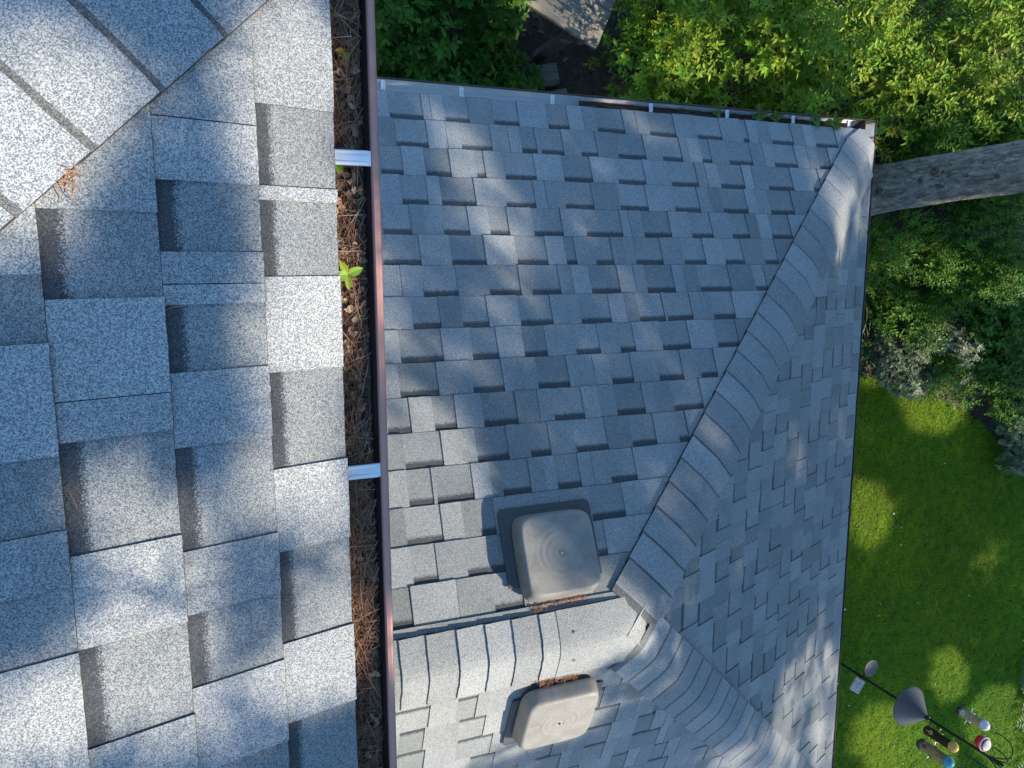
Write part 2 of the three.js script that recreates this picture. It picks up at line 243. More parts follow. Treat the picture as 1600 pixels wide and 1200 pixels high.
{ // hipped end above the lawn
  const lo = (v) => P.x - (FSL - Math.min(v, FSL)) * COS, hi = (v) => P.x + (FSL - Math.min(v, FSL)) * COS;
  for (let r = 0; r < 17; r++) course(lowerRoof, endSlope, r ? 0.13 + E * (r - 1) : 0, Math.min(0.13 + E * r, FSL - 0.004), r > 14 ? [] : randomRecess(lo(0), hi(0)), lo, hi, 2);
  deck(endSlope, [[lo(0), 0.004], [hi(0), 0.004], [P.x, FSL]], lowerRoof);
}
{ // upper roof, close to the camera
  const z = (v) => UZ + v * COS2, lo = (v) => z(v) + UHX, hi = () => 2.4, rows = 13;
  for (let r = 0; r < rows; r++) {
    const v0 = r ? 0.12378 + E * (r - 1) : 0, v1 = 0.12378 + E * r, seen = UP_BANDS[r];
    const rec = seen ? [...seen, ...randomRecess(seen[seen.length - 1][1] + 0.1, 2.4)] : randomRecess(lo(v0), 2.4);
    course(upperRoof, upperSlope, v0, v1, rec, lo, hi, 14, r === 1 ? [-0.2046, 0.0218] : r === 2 ? [0.1724] : []);
  }
  deck(upperSlope, [[lo(0), 0.003], [2.4, 0.003], [2.4, 1.85], [lo(1.85), 1.85]], upperRoof);
  const slo = (v) => UZ + UHX + v * COS2 - UHX, shi = () => 1.4;
  for (let r = 0; r < 8; r++) course(upperRoof, upperSide, r ? 0.12378 + E * (r - 1) : 0, 0.12378 + E * r, randomRecess(-0.2, 1.4), slo, shi, 6);
  deck(upperSide, [[slo(0), 0.003], [1.4, 0.003], [1.4, 1.15], [slo(1.15), 1.15]], upperRoof);
}
{ // the tabs that show largest become parts, the others one part per roof
  for (const kind of ['shingle_tab', 'shingle_base']) {
    const all = pieces.filter((p) => p.kind === kind).sort((a, b) => b.size - a.size);
    all.slice(0, 300).filter((p) => p.size > 0).forEach((p) => part(kind, p.geo, p.mat, p.roof));
    const rest = all.filter((p, i) => i >= 300 || p.size <= 0);
    for (const roof of [lowerRoof, upperRoof]) { const g = rest.filter((p) => p.roof === roof); if (g.length) part(kind === 'shingle_tab' ? 'shingle_field' : 'shingle_base_field', merge(g.map((p) => p.geo)), g[0].mat, roof).userData.kind = 'stuff'; }
  }
}
function cap(roof, c0, along, across, k, half, exposure, raise, tint, radius = 0.035, band = 0.008, trim = false) {
  // one bent shingle over a hip or ridge: starts (butt) at c0, lies along 'along', folds over the crest
  const n = 12, pos = [], uv = [], c = [], len = exposure + 0.02, ou = rnd() * 9, jit = Array.from({ length: n + 1 }, () => rr(-0.0015, 0.0015));
  const at = (i, t, low) => { const s = (i / n * 2 - 1); let half_ = half; if (trim) { const q = c0.clone().addScaledVector(along, t), dx = (s * across.x < 0 ? q.x - (P.x - RUN - 0.006) : P.x + RUN + 0.006 - q.x) * Math.SQRT2, dz = (q.z - (P.z - FRUN - 0.008)) * Math.SQRT2; half_ = Math.max(0.002, Math.min(half, s * across.z < 0 ? dz : dx)); } const w = half_ * s, drop = k * (Math.sqrt(w * w + radius * radius) - radius), p = c0.clone().addScaledVector(along, t + (t ? 0 : jit[i])).addScaledVector(across, w); p.y += -drop + (t ? 0.002 : raise) - (low ? 0.0085 : 0); return p; };
  const dark = tint.map((v) => v * 0.42), cut = exposure - band, lerpAt = (i) => { const A = at(i, 0), B = at(i, len); return A.lerp(B, cut / len); };  // darker head strip: dyed line plus the next butt's contact shadow painted in
  const put = (p, u, v, colr) => { pos.push(p.x, p.y, p.z); uv.push(u, v); c.push(...colr); };
  const quad = (A, B, C, D, u0, u1, v0, v1, colr) => { put(A, u0, v0, colr); put(B, u1, v0, colr); put(C, u1, v1, colr); put(A, u0, v0, colr); put(C, u1, v1, colr); put(D, u0, v1, colr); };
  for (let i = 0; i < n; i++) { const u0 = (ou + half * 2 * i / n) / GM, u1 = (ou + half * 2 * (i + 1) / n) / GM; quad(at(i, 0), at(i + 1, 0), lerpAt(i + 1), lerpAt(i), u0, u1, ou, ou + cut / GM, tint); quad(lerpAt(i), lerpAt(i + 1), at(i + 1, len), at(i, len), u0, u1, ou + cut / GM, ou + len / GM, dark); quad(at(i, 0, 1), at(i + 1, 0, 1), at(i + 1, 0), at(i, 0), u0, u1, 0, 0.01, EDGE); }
  for (const i of [0, n]) quad(at(i, 0, 1), at(i, len, 1), at(i, len), at(i, 0), 0, 0.1, 0, 0.01, EDGE);
  const g = meshGeo(pos, uv, c), up = g.attributes.normal.getY(1) > 0;
  if (!up) { for (const a of ['position', 'uv', 'color']) { const at_ = g.attributes[a], s = at_.itemSize; for (let t = 0; t < at_.count; t += 3) for (let e = 0; e < s; e++) { const x = at_.array[(t + 1) * s + e]; at_.array[(t + 1) * s + e] = at_.array[(t + 2) * s + e]; at_.array[(t + 2) * s + e] = x; } } g.computeVertexNormals(); }
  return part('ridge_cap', g, shingleMat, roof);
}
{ // hips: caps laid from the eave corners up to the peak
  const capTint = () => { const k = rr(0.85, 1.15); return [k, k * 1.015, k * 1.035]; };
  const rise = M / Math.SQRT2, kk = M / Math.SQRT2;
  for (const side of [-1, 1]) {
    const along = V3(-side, 0, 1).normalize(); along.y = rise; const across = V3(-1, 0, -side).normalize(); const L = FRUN * Math.SQRT2 + 0.05;
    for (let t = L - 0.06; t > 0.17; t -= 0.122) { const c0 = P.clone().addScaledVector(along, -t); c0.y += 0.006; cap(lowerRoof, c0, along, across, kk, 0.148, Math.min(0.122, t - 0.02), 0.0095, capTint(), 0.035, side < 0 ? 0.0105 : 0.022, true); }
  }
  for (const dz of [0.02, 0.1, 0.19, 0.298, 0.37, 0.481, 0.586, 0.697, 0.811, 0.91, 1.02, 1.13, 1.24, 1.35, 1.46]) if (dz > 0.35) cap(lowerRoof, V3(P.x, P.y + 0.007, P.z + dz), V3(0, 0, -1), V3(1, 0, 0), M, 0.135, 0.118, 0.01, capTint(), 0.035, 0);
  { // the last piece, bent over the meeting of ridge and hips
    const nz = 18, nx = 14, pos = [], uv = [], c = [], sm = (a, b) => { const k = 0.05, q = Math.max(k - Math.abs(a - b), 0) / k; return Math.max(a, b) + q * q * k * 0.25; };
    const pt = (i, j, low) => { const dz = 0.298 - 0.44 * i / nz, hw = dz > -0.02 ? 0.138 : 0.138 * Math.sqrt(Math.max(0.02, 1 - Math.pow((-0.02 - dz) / 0.125, 2))), x = hw * (j / nx * 2 - 1); return V3(P.x + x, P.y + 0.0215 - M * (sm(Math.sqrt(x * x + 0.0012) - 0.01, -dz) - 0.012) - (low ? 0.009 : 0) - 0.034 * Math.pow(i / nz, 3), P.z + dz); };
    const quad = (q, t) => { for (const k of [0, 1, 2, 0, 2, 3]) { pos.push(q[k].x, q[k].y, q[k].z); uv.push(q[k].x / GM, q[k].z / GM); c.push(...t); } };
    for (let i = 0; i < nz; i++) { for (let j = 0; j < nx; j++) quad([pt(i, j), pt(i, j + 1), pt(i + 1, j + 1), pt(i + 1, j)], [1.02, 1.03, 1.04]); for (const j of [0, nx]) quad([pt(i, j, 1), pt(i + 1, j, 1), pt(i + 1, j), pt(i, j)], EDGE); }
    for (const i of [0, nz]) for (let j = 0; j < nx; j++) quad([pt(i, j, 1), pt(i, j + 1, 1), pt(i, j + 1), pt(i, j)], EDGE);
    const g = meshGeo(pos, uv, c); part('ridge_cap', g, shingleMat, lowerRoof);
  }
  const a2 = V3(1, 0, 1).normalize(); a2.y = M2 / Math.SQRT2; const x2 = V3(1, 0, -1).normalize();
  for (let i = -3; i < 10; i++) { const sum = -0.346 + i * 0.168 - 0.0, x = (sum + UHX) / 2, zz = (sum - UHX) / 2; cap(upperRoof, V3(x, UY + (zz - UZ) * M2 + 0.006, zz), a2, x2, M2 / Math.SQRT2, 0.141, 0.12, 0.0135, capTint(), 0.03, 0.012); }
}
// walls, eaves boards
const wallMat = std(0.5, 0.46, 0.4, 0.85), trimMat = std(0.1, 0.045, 0.04, 0.6);
{
  const eaveY = P.y - M * RUN;
  part('wall', box(P.x - RUN + 0.4, P.x + RUN - 0.4, 0, eaveY - 0.06, P.z - FRUN + 0.36, 0.1), wallMat, house);
  part('soffit', box(P.x - RUN + 0.055, P.x + RUN - 0.055, eaveY - 0.058, eaveY - 0.04, P.z - FRUN + 0.05, 0.1), trimMat, house);
  part('fascia', box(P.x - RUN + 0.035, P.x - RUN + 0.053, eaveY - 0.16, eaveY - 0.006, P.z - FRUN + 0.03, 0.1), trimMat, house);
  part('fascia', box(P.x + RUN - 0.053, P.x + RUN - 0.035, eaveY - 0.16, eaveY - 0.006, P.z - FRUN + 0.03, 0.1), trimMat, house);
  part('fascia', box(P.x - RUN + 0.055, P.x + RUN - 0.055, eaveY - 0.16, eaveY - 0.0, P.z - FRUN + 0.034, P.z - FRUN + 0.05), trimMat, house);
  part('wall', box(UZ + UHX + 0.35, 7, 0, UY - 0.05, 0.104, 5), wallMat, house);
  part('fascia', box(UZ + UHX + 0.03, 2.4, UY - 0.14, UY - 0.004, UZ + 0.03, UZ + 0.05), trimMat, house);
  part('soffit', box(UZ + UHX + 0.05, 2.4, UY - 0.13, UY - 0.11, UZ + 0.052, 0.102), trimMat, house);
}
// gutters
const gutterMat = std(0.48, 0.225, 0.18, 0.5), darkLiningMat = std(0.075, 0.036, 0.03, 0.8), brownMat = std(0.05, 0.03, 0.028, 0.45), liningMat = std(0.88, 0.88, 0.87, 0.4), aluMat = std(0.72, 0.73, 0.75, 0.38, { metalness: 0.25 });
function trough(out, len, t = 0.0025) {            // K-style trough: out = [distance out from the eave board, height] along the sheet, given thickness by offsetting
  const inn = out.map((p, i) => { const a = out[Math.max(0, i - 1)], b = out[Math.min(out.length - 1, i + 1)], dx = b[0] - a[0], dy = b[1] - a[1], l = Math.hypot(dx, dy) || 1; return [p[0] - dy / l * t, p[1] + dx / l * t]; });
  const s = new THREE.Shape([...out, ...inn.reverse()].map(([x, y]) => new THREE.Vector2(x, y)));
  return new THREE.ExtrudeGeometry(s, { depth: len, bevelEnabled: false, steps: 1 });
}
function gutter(origin, turn, len, mat, lining, label, W = 0.112, D = 0.108, lipW = 0.0125) {
  const g = new THREE.Group(); g.name = 'gutter'; g.userData.label = label; g.position.copy(origin); g.rotation.y = turn; house.add(g);
  const prof = [[0, 0], [0, -D], [W * 0.6, -D], [W * 0.74, -D * 0.86], [W * 0.8, -D * 0.7], [W * 0.93, -D * 0.5], [W, -D * 0.42], [W, -0.006], [W - 0.002, -0.001], [W - 0.005, 0], [W - lipW + 0.002, 0], [W - lipW, -0.003], [W - lipW, -0.012]];
  part('trough', trough(prof, len), mat, g);
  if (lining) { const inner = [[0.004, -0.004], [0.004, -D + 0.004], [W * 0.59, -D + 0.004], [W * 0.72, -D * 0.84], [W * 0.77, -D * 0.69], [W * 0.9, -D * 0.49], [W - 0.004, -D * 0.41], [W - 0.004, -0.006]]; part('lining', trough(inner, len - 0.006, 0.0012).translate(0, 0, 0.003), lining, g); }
  for (const zz of [0.001, len - 0.001]) { const s = new THREE.Shape([[0, 0], [0, -D], [W * 0.6, -D], [W * 0.74, -D * 0.86], [W * 0.8, -D * 0.7], [W * 0.93, -D * 0.5], [W, -D * 0.42], [W, -0.006]].map(([x, y]) => new THREE.Vector2(x, y))); part('end_cap', new THREE.ExtrudeGeometry(s, { depth: 0.0018, bevelEnabled: false }).translate(0, 0, zz), mat, g); }
  return g;
}
function strap(g, at, W, mat, wide = 0.022, y = -0.006) {  // hidden hanger: a ribbed metal strap across the trough
  const geos = [box(0.004, W - 0.014, y - 0.002, y, at - wide / 2, at + wide / 2)];
  for (const o of [-0.36, 0.36]) geos.push(new THREE.CylinderGeometry(wide * 0.16, wide * 0.16, W - 0.03, 8).rotateZ(Math.PI / 2).translate(W / 2 - 0.004, y + 0.0005, at + o * wide));
  geos.push(box(W - 0.03, W - 0.0145, y - 0.012, y + 0.001, at - wide * 0.42, at + wide * 0.42));
  return part('hanger', merge(geos), mat, g);
}
const upperGutter = gutter(V3(-0.76, 4.742, UZ + 0.028), Math.PI / 2, 3.1, gutterMat, darkLiningMat, 'maroon gutter full of pine needles', 0.105, 0.108, 0.0135);  // dark brown lining inside this trough
for (const x of [-0.176, 0.345, 0.95]) { const h = strap(upperGutter, x + 0.76, 0.105, aluMat, 0.024, -0.004); if (x > 0.1) h.rotation.y = 0.0; }
const sideGutter = gutter(V3(P.x - RUN + 0.033, 2.494, 0.1), Math.PI, 3.76, brownMat, liningMat, 'brown gutter with white inside along the shrub side', 0.098, 0.1, 0.008);
for (const z of [-0.752, -1.12, -1.584, -2.14, -2.613, -3.057, -3.459]) strap(sideGutter, 0.1 - z, 0.098, aluMat, 0.02, -0.003);
const endGutter = gutter(V3(-0.835, 2.505, -3.572), Math.PI / 2, 4.55, brownMat, liningMat, 'brown gutter along the hipped end above the lawn', 0.09, 0.1, 0.007);
for (const x of [-0.2, 0.35, 0.85, 1.5, 2.1, 2.7, 3.2]) strap(endGutter, x + 0.835, 0.09, brownMat, 0.02, 0.001);

// box vents
const ventMat = std(1, 1, 1, 0.55, { map: texture(256, 256, (i, j) => { const k = 0.86 + 0.2 * wnoise(i / 32, j / 32, 8, 33) + 0.1 * (wnoise(i / 4, j / 4, 64, 34) - 0.5) - 0.16 * Math.max(0, wnoise(i / 12, j / 12, 21, 35) - 0.72) * 3; return [0.275 * k, 0.262 * k, 0.245 * k]; }), bumpMap: texture(256, 256, (i, j) => 0.6 * wnoise(i / 8, j / 8, 32, 31) + 0.4 * wnoise(i / 2, j / 2, 128, 32), false), bumpScale: 0.0006 });
const ventDark = std(0.05, 0.05, 0.055, 0.7), flangeMat = std(0.075, 0.074, 0.08, 0.55);
function vent(fr, u, v, label) {
  const g = new THREE.Group(); g.name = 'roof_vent'; g.userData.label = label; house.add(g);
  g.position.copy(fr.at(u, v, 0)); const m = new THREE.Matrix4().makeBasis(fr.U.clone().multiplyScalar(fr.hand), fr.N, new THREE.Vector3().crossVectors(fr.U.clone().multiplyScalar(fr.hand), fr.N)); g.quaternion.setFromRotationMatrix(m);
  const ring = (half, corner, a) => { const c = Math.cos(a), s = Math.sin(a), p = 2 / (0.12 + corner); const k = Math.pow(Math.pow(Math.abs(c), p) + Math.pow(Math.abs(s), p), -1 / p); return [half * k * c, half * k * s]; };
  const rings = [[0.16, 0.026], [0.1645, 0.0255], [0.166, 0.029], [0.1635, 0.04], [0.159, 0.062], [0.1555, 0.078], [0.151, 0.086], [0.144, 0.09]];
  for (let i = 1; i <= 34; i++) rings.push([0.144 * (1 - i / 34), null]);
  const N = 72, pos = [], idx = [], uv = [];
  rings.forEach(([half, h], i) => { for (let j = 0; j <= N; j++) { const a = j / N * Math.PI * 2, corner = i < 8 ? 0.17 : 0.17 + 0.8 * (1 - half / 0.144), [x, z] = ring(half, corner, a), r = Math.hypot(x, z);
    const y = h ?? 0.09 + 0.006 * (1 - half / 0.144) + 0.0007 * Math.exp(-Math.pow((r - 0.075) / 0.03, 2)) * Math.cos(r * 2 * Math.PI / 0.026) + (r < 0.014 ? -0.0035 : 0) + (r < 0.006 ? 0.006 : 0);
    pos.push(x, y, z); uv.push(x * 3, z * 3); } });
  for (let i = 0; i < rings.length - 1; i++) for (let j = 0; j < N; j++) { const a = i * (N + 1) + j, b = a + N + 1; idx.push(a, b, a + 1, b, b + 1, a + 1); }
  const hood = new THREE.BufferGeometry(); hood.setAttribute('position', new THREE.Float32BufferAttribute(pos, 3)); hood.setAttribute('uv', new THREE.Float32BufferAttribute(uv, 2)); hood.setIndex(idx); hood.computeVertexNormals();
  part('hood', hood, ventMat, g);
  part('rivet', new THREE.SphereGeometry(0.006, 12, 8).scale(1, 0.5, 1).translate(0, 0.098, 0), std(0.34, 0.33, 0.32, 0.4), g);
  part('throat', merge([box(-0.115, -0.11, 0.01, 0.075, -0.115, 0.115), box(0.11, 0.115, 0.01, 0.075, -0.115, 0.115), box(-0.109, 0.109, 0.01, 0.075, -0.115, -0.11), box(-0.109, 0.109, 0.01, 0.075, 0.11, 0.115)]), ventDark, g);
  return g;
}
function flange(g, x0, x1, z0, z1) {
  const s = new THREE.Shape(), r = 0.025; s.moveTo(x0 + r, z0); s.lineTo(x1 - r, z0); s.quadraticCurveTo(x1, z0, x1, z0 + r); s.lineTo(x1, z1); s.lineTo(x0, z1); s.lineTo(x0, z0 + r); s.quadraticCurveTo(x0, z0, x0 + r, z0);
  const f = part('flange', new THREE.ExtrudeGeometry(s, { depth: 0.003, bevelEnabled: true, bevelThickness: 0.002, bevelSize: 0.002, bevelSegments: 2 }).rotateX(Math.PI / 2).translate(0, 0.018, 0), flangeMat, g);
  const ribs = []; for (const x of [x0 + 0.016, x0 + 0.03, x1 - 0.016, x1 - 0.03]) ribs.push(new THREE.CylinderGeometry(0.003, 0.003, z1 - z0 - 0.05, 6).rotateX(Math.PI / 2).translate(x, 0.018, (z0 + z1) / 2)); ribs.push(new THREE.CylinderGeometry(0.003, 0.003, x1 - x0 - 0.08, 6).rotateZ(Math.PI / 2).translate((x0 + x1) / 2, 0.018, z0 + 0.018));
  part('rib', merge(ribs), flangeMat, f);
}
{
  const a = vent(westSlope, 1.177, SL - 0.349, 'shaded taupe box vent on the shrub side of the ridge');
  const b = vent(eastSlope, 1.178, SL - 0.355, 'sunlit taupe box vent just past the ridge');
  // local z of a vent points down or up the slope according to the slope's hand
  const za = Math.sign(new THREE.Vector3(0, 0, 1).applyQuaternion(a.quaternion).dot(westSlope.V)), zb = Math.sign(new THREE.Vector3(0, 0, 1).applyQuaternion(b.quaternion).dot(eastSlope.V));
  for (const [g, zs] of [[a, za], [b, zb]]) { const f = new THREE.Group(); f.name = 'base'; g.add(f); if (zs < 0) f.rotation.y = Math.PI; flange(f, -0.205, 0.19, -0.2, 0.1); }
  for (const [x, s] of [[P.x - 0.055, -1], [P.x + 0.06, 1]]) part('nail', new THREE.CylinderGeometry(0.006, 0.006, 0.003, 10).translate(x, P.y - Math.abs(x - P.x) * M + 0.03, P.z + 0.235), std(0.14, 0.13, 0.12, 0.6), house);
}

// ---------------------------------------------------------------- litter in the gutters and on the roof
const needleGeo = (len, r, bend) => tube([V3(-len / 2, 0, 0), V3(0, bend, bend * 0.6), V3(len / 2, 0, 0)], r, r * 0.5, 4, 4);
const needleMat = std(1, 1, 1, 0.75), flat = (a, tilt = 0.25) => new THREE.Quaternion().setFromEuler(new THREE.Euler(rr(-tilt, tilt), a, rr(-tilt, tilt)));
const needleCol = () => { const k = rr(0.6, 1.7); return rnd() < 0.15 ? col(0.3 * k, 0.22 * k, 0.145 * k) : col(0.215 * k, 0.1 * k, 0.058 * k); };
function soilBed(x0, x1, z0, z1, y, amp, mat, name, label, category) {
  const g = new THREE.PlaneGeometry(x1 - x0, z1 - z0, Math.ceil((x1 - x0) / 0.008), Math.ceil((z1 - z0) / 0.008)).rotateX(-Math.PI / 2).translate((x0 + x1) / 2, y, (z0 + z1) / 2), p = g.attributes.position;
  for (let i = 0; i < p.count; i++) p.setY(i, p.getY(i) + amp * (fbm(p.getX(i) * 22, p.getZ(i) * 22, 3) - 0.5) * 2 + amp * 0.7 * (fbm(p.getX(i) * 5, p.getZ(i) * 5, 7) - 0.5) * 2);
  g.computeVertexNormals(); const o = part(numbered(name), g, mat, scene); o.userData = { kind: 'stuff', label, category }; return o;
}
const humusMat = new THREE.MeshStandardMaterial({ roughness: 0.95, map: texture(256, 256, (i, j) => { const k = 0.4 + 1.1 * wnoise(i / 3, j / 3, 85, 41) * wnoise(i / 9, j / 9, 28, 42) * 2; return [0.1 * k, 0.06 * k, 0.042 * k]; }) });
soilBed(-0.75, 2.3, -0.242, -0.158, 4.697, 0.011, humusMat, 'gutter_humus', 'dark rotted litter lying in the maroon gutter', 'litter');
{
  const list = [];
  for (let i = 0; i < 3400; i++) { const x = rr(-0.55, 1.25), clump = fbm(x * 9, 2, 5); if (rnd() > 0.35 + clump) continue; const z = rr(-0.238, -0.165), y = 4.702 + rr(0, 0.018) + 0.014 * (fbm(x * 5, z * 5, 7) - 0.5) * 2; const s = rr(0.5, 1.2), a = rnd() < 0.4 ? rr(-0.5, 0.5) : rr(-1.6, 1.6), reach = 0.045 * s * Math.abs(Math.sin(a)); list.push({ p: V3(x, y, clamp(z, -0.242 + reach, -0.16 - Math.min(reach, 0.02))), q: flat(a, 0.35), s: V3(s, 1, 1), c: needleCol() }); }
  const o = scatter('pine_needles', needleGeo(0.085, 0.0007, 0.007), needleMat, list, scene); o.userData = { kind: 'stuff', label: 'reddish brown pine needles matted in the maroon gutter', category: 'pine needles' };
  const chips = [], g = new THREE.CircleGeometry(0.008, 7); { const p = g.attributes.position; for (let i = 1; i < p.count; i++) { p.setXY(i, p.getX(i) * rr(0.5, 1.1), p.getY(i) * rr(0.7, 1.2)); p.setZ(i, rr(0, 0.005)); } g.rotateX(-Math.PI / 2); g.computeVertexNormals(); }
  for (let i = 0; i < 520; i++) { const x = Math.pow(rnd(), 1.5) * 1.5 - 0.45, k = rr(0.4, 1.4); chips.push({ p: V3(x, 4.708 + rr(0, 0.012), rr(-0.232, -0.165)), q: flat(rnd() * 6, 0.6), s: V3(rr(0.5, 1.4), 1, rr(0.4, 1)), c: rnd() < 0.5 ? col(0.34 * k, 0.23 * k, 0.15 * k) : col(0.26 * k, 0.14 * k, 0.085 * k) }); }
  const cm = std(1, 1, 1, 0.85, { side: THREE.DoubleSide }), o2 = scatter('leaf_scraps', g, cm, chips, scene); o2.userData = { kind: 'stuff', label: 'pale papery leaf scraps among the needles in the maroon gutter', category: 'leaf scraps' };
}
soilBed(-0.826, -0.755, -3.5, -1.75, 2.442, 0.012, humusMat, 'gutter_humus', 'dark rotted litter lying in the white lined gutter', 'litter');
function needleBunch(fr, spots, label) {
  const list = [];
  for (const [u, v, n, su, sv, h] of spots) for (let i = 0; i < n; i++) list.push({ p: fr.at(u + rr(-su, su), v + rr(-sv, sv), 0.012 + rr(0.001, h)), q: flat(rnd() * 6.28, 0.4), s: V3(rr(0.3, 0.8), 1, 1), c: (() => { const k = rr(0.7, 1.5); return col(0.3 * k, 0.14 * k, 0.07 * k); })() });
  const o = scatter(numbered('needle_bunch'), needleGeo(0.05, 0.0008, 0.004), needleMat, list, scene); o.userData = { kind: 'stuff', label, category: 'pine needles' };
}
needleBunch(westSlope, [[1.2, SL - 0.178, 85, 0.075, 0.014, 0.012], [1.08, SL - 0.16, 26, 0.03, 0.012, 0.008]], 'dry orange needles caught above the shaded box vent');
needleBunch(eastSlope, [[1.16, SL - 0.165, 90, 0.085, 0.012, 0.014]], 'dry orange needles caught above the sunlit box vent');
needleBunch(upperSlope, [[-0.115, 0.377, 26, 0.022, 0.012, 0.006], [0.05, 0.26, 2, 0.01, 0.01, 0.003], [0.29, 0.4, 2, 0.01, 0.01, 0.003]], 'few loose brown needles on the upper roof beside the hip caps');

// ---------------------------------------------------------------- leaves
function leaf(L, W, fold = 0.25, droop = 0.25, n = 3) {   // a blade from the origin along +z, folded along its midrib
  const pos = [], uv = [], prof = (t) => Math.pow(Math.sin(Math.PI * Math.pow(t, 0.85)), 0.8) * W / 2, pt = (t, s) => V3(s * prof(t), Math.abs(s) * prof(t) * fold - droop * L * t * t, L * t);
  for (let i = 0; i < n; i++) { const a = i / n, b = (i + 1) / n; for (const s of [-1, 1]) { const q = [pt(a, 0), pt(a, s), pt(b, s), pt(b, 0)]; const T = (A, B, C) => { for (const p of s > 0 ? [A, B, C] : [A, C, B]) { pos.push(p.x, p.y, p.z); uv.push(p.x / W, p.z / L); } }; if (i) T(q[0], q[1], q[2]); T(q[0], q[2], q[3]); } }
  return meshGeo(pos, uv).scale(1, 1, 1);
}
function whorl(n, L, W, tilt0, tilt1, fold, droop, stack = 0) {  // a leafy shoot tip
  const g = [];
  for (let i = 0; i < n; i++) { const k = rr(0.75, 1.1); g.push(leaf(L * k, W * k, fold, droop).rotateX(-rr(tilt0, tilt1)).rotateY(i * 2.4 + rr(-0.3, 0.3)).translate(0, stack * i / n, 0)); }
  return merge(g);
}
function seedling(x, y, z, n, size, label, tilt = [0.1, 0.7], colr = [0.2, 0.33, 0.03]) {
  const t = thing('seedling', label, 'seedling', [x, y, z], 'seedlings sprouting in the gutters');
  part('stem', tube([V3(0, -0.02, 0), V3(0.002, size * 0.4, 0.001), V3(0, size * 0.9, 0)], 0.0009, 0.0006, 5), std(0.14, 0.2, 0.05, 0.6), t);
  for (let i = 0; i < n; i++) part('leaf', leaf(size * rr(0.8, 1.2), size * rr(0.5, 0.7), 0.3, 0.2, 4).rotateX(-rr(...tilt)).rotateY(i * 1.7 + rr(-0.2, 0.2)).translate(0, size * 0.9, 0), leafMat(...colr.map((c) => c * rr(0.8, 1.2)), 0.4, 0.5), t);
  return t;
}
seedling(0.01, 4.703, -0.205, 5, 0.024, 'lime green seedling with five leaves in the maroon gutter', [0.05, 0.4], [0.3, 0.42, 0.05]);
seedling(-0.17, 4.712, -0.193, 2, 0.02, 'tiny green sprout beside the first hanger of the maroon gutter', [0.1, 0.5]);
seedling(-0.343, 4.703, -0.214, 2, 0.018, 'small yellowish sprout in the maroon gutter nearest the hip', [0.6, 1.1], [0.28, 0.25, 0.05]);
[[-2.55, 3, 0.04, 'lone green sprout in the white lined gutter by its fourth hanger'], [-2.82, 5, 0.055, 'leafy green seedling between the fifth and sixth gutter hangers'], [-2.93, 4, 0.05, 'second green seedling just before the sixth gutter hanger'], [-3.2, 5, 0.055, 'green seedling just past the sixth gutter hanger'], [-3.33, 6, 0.06, 'largest green seedling in the gutter near the roof corner']].forEach(([z, n, s, l]) => seedling(-0.812, 2.45, z, n, s, l, [0.1, 0.8], [0.11, 0.2, 0.025]));

// ---------------------------------------------------------------- ground
const soilMat = new THREE.MeshStandardMaterial({ roughness: 0.95, map: (() => { const t = texture(512, 512, (i, j) => { const k = 0.5 + 0.9 * wnoise(i / 3, j / 3, 170, 51) * (0.6 + 0.8 * wnoise(i / 24, j / 24, 21, 52)); return [0.055 * k, 0.04 * k, 0.028 * k]; }); t.repeat.set(120, 120); return t; })() });
structure('ground', new THREE.PlaneGeometry(400, 400).rotateX(-Math.PI / 2), soilMat, 'dark bare soil of the garden beds');
const lawnEdge = [[1.0, -3.2], [1.05, -5.6], [1.13, -6.3], [1.35, -7.1], [1.65, -7.85], [2.1, -8.6], [2.5, -9.3], [2.6, -11], [2.2, -14]];
const lawnX = (z) => { for (let i = 0; i + 1 < lawnEdge.length; i++) { const [x0, z0] = lawnEdge[i], [x1, z1] = lawnEdge[i + 1]; if (z <= z0 && z >= z1) return x0 + (x1 - x0) * (z - z0) / (z1 - z0); } return 2.2; };
const lawnMat = new THREE.MeshStandardMaterial({ roughness: 0.95, map: (() => { const t = texture(512, 512, (i, j) => { const k = 0.35 + 1.3 * wnoise(i / 2, j / 5, 102, 61) * (0.5 + wnoise(i / 40, j / 40, 12, 62)), y = wnoise(i / 60, j / 60, 8, 63); return [(0.04 + 0.02 * y) * k, (0.07 + 0.012 * y) * k, 0.006 * k]; }); t.repeat.set(0.8, 0.8); return t; })() });
{
  const s = new THREE.Shape([...lawnEdge.map(([x, z]) => new THREE.Vector2(x, -z)), new THREE.Vector2(2, 40), new THREE.Vector2(40, 40), new THREE.Vector2(40, 3)]);
  structure('lawn', new THREE.ShapeGeometry(s).rotateX(-Math.PI / 2).translate(0, 0.006, 0), lawnMat, 'mown green lawn beyond the hipped roof end');
}
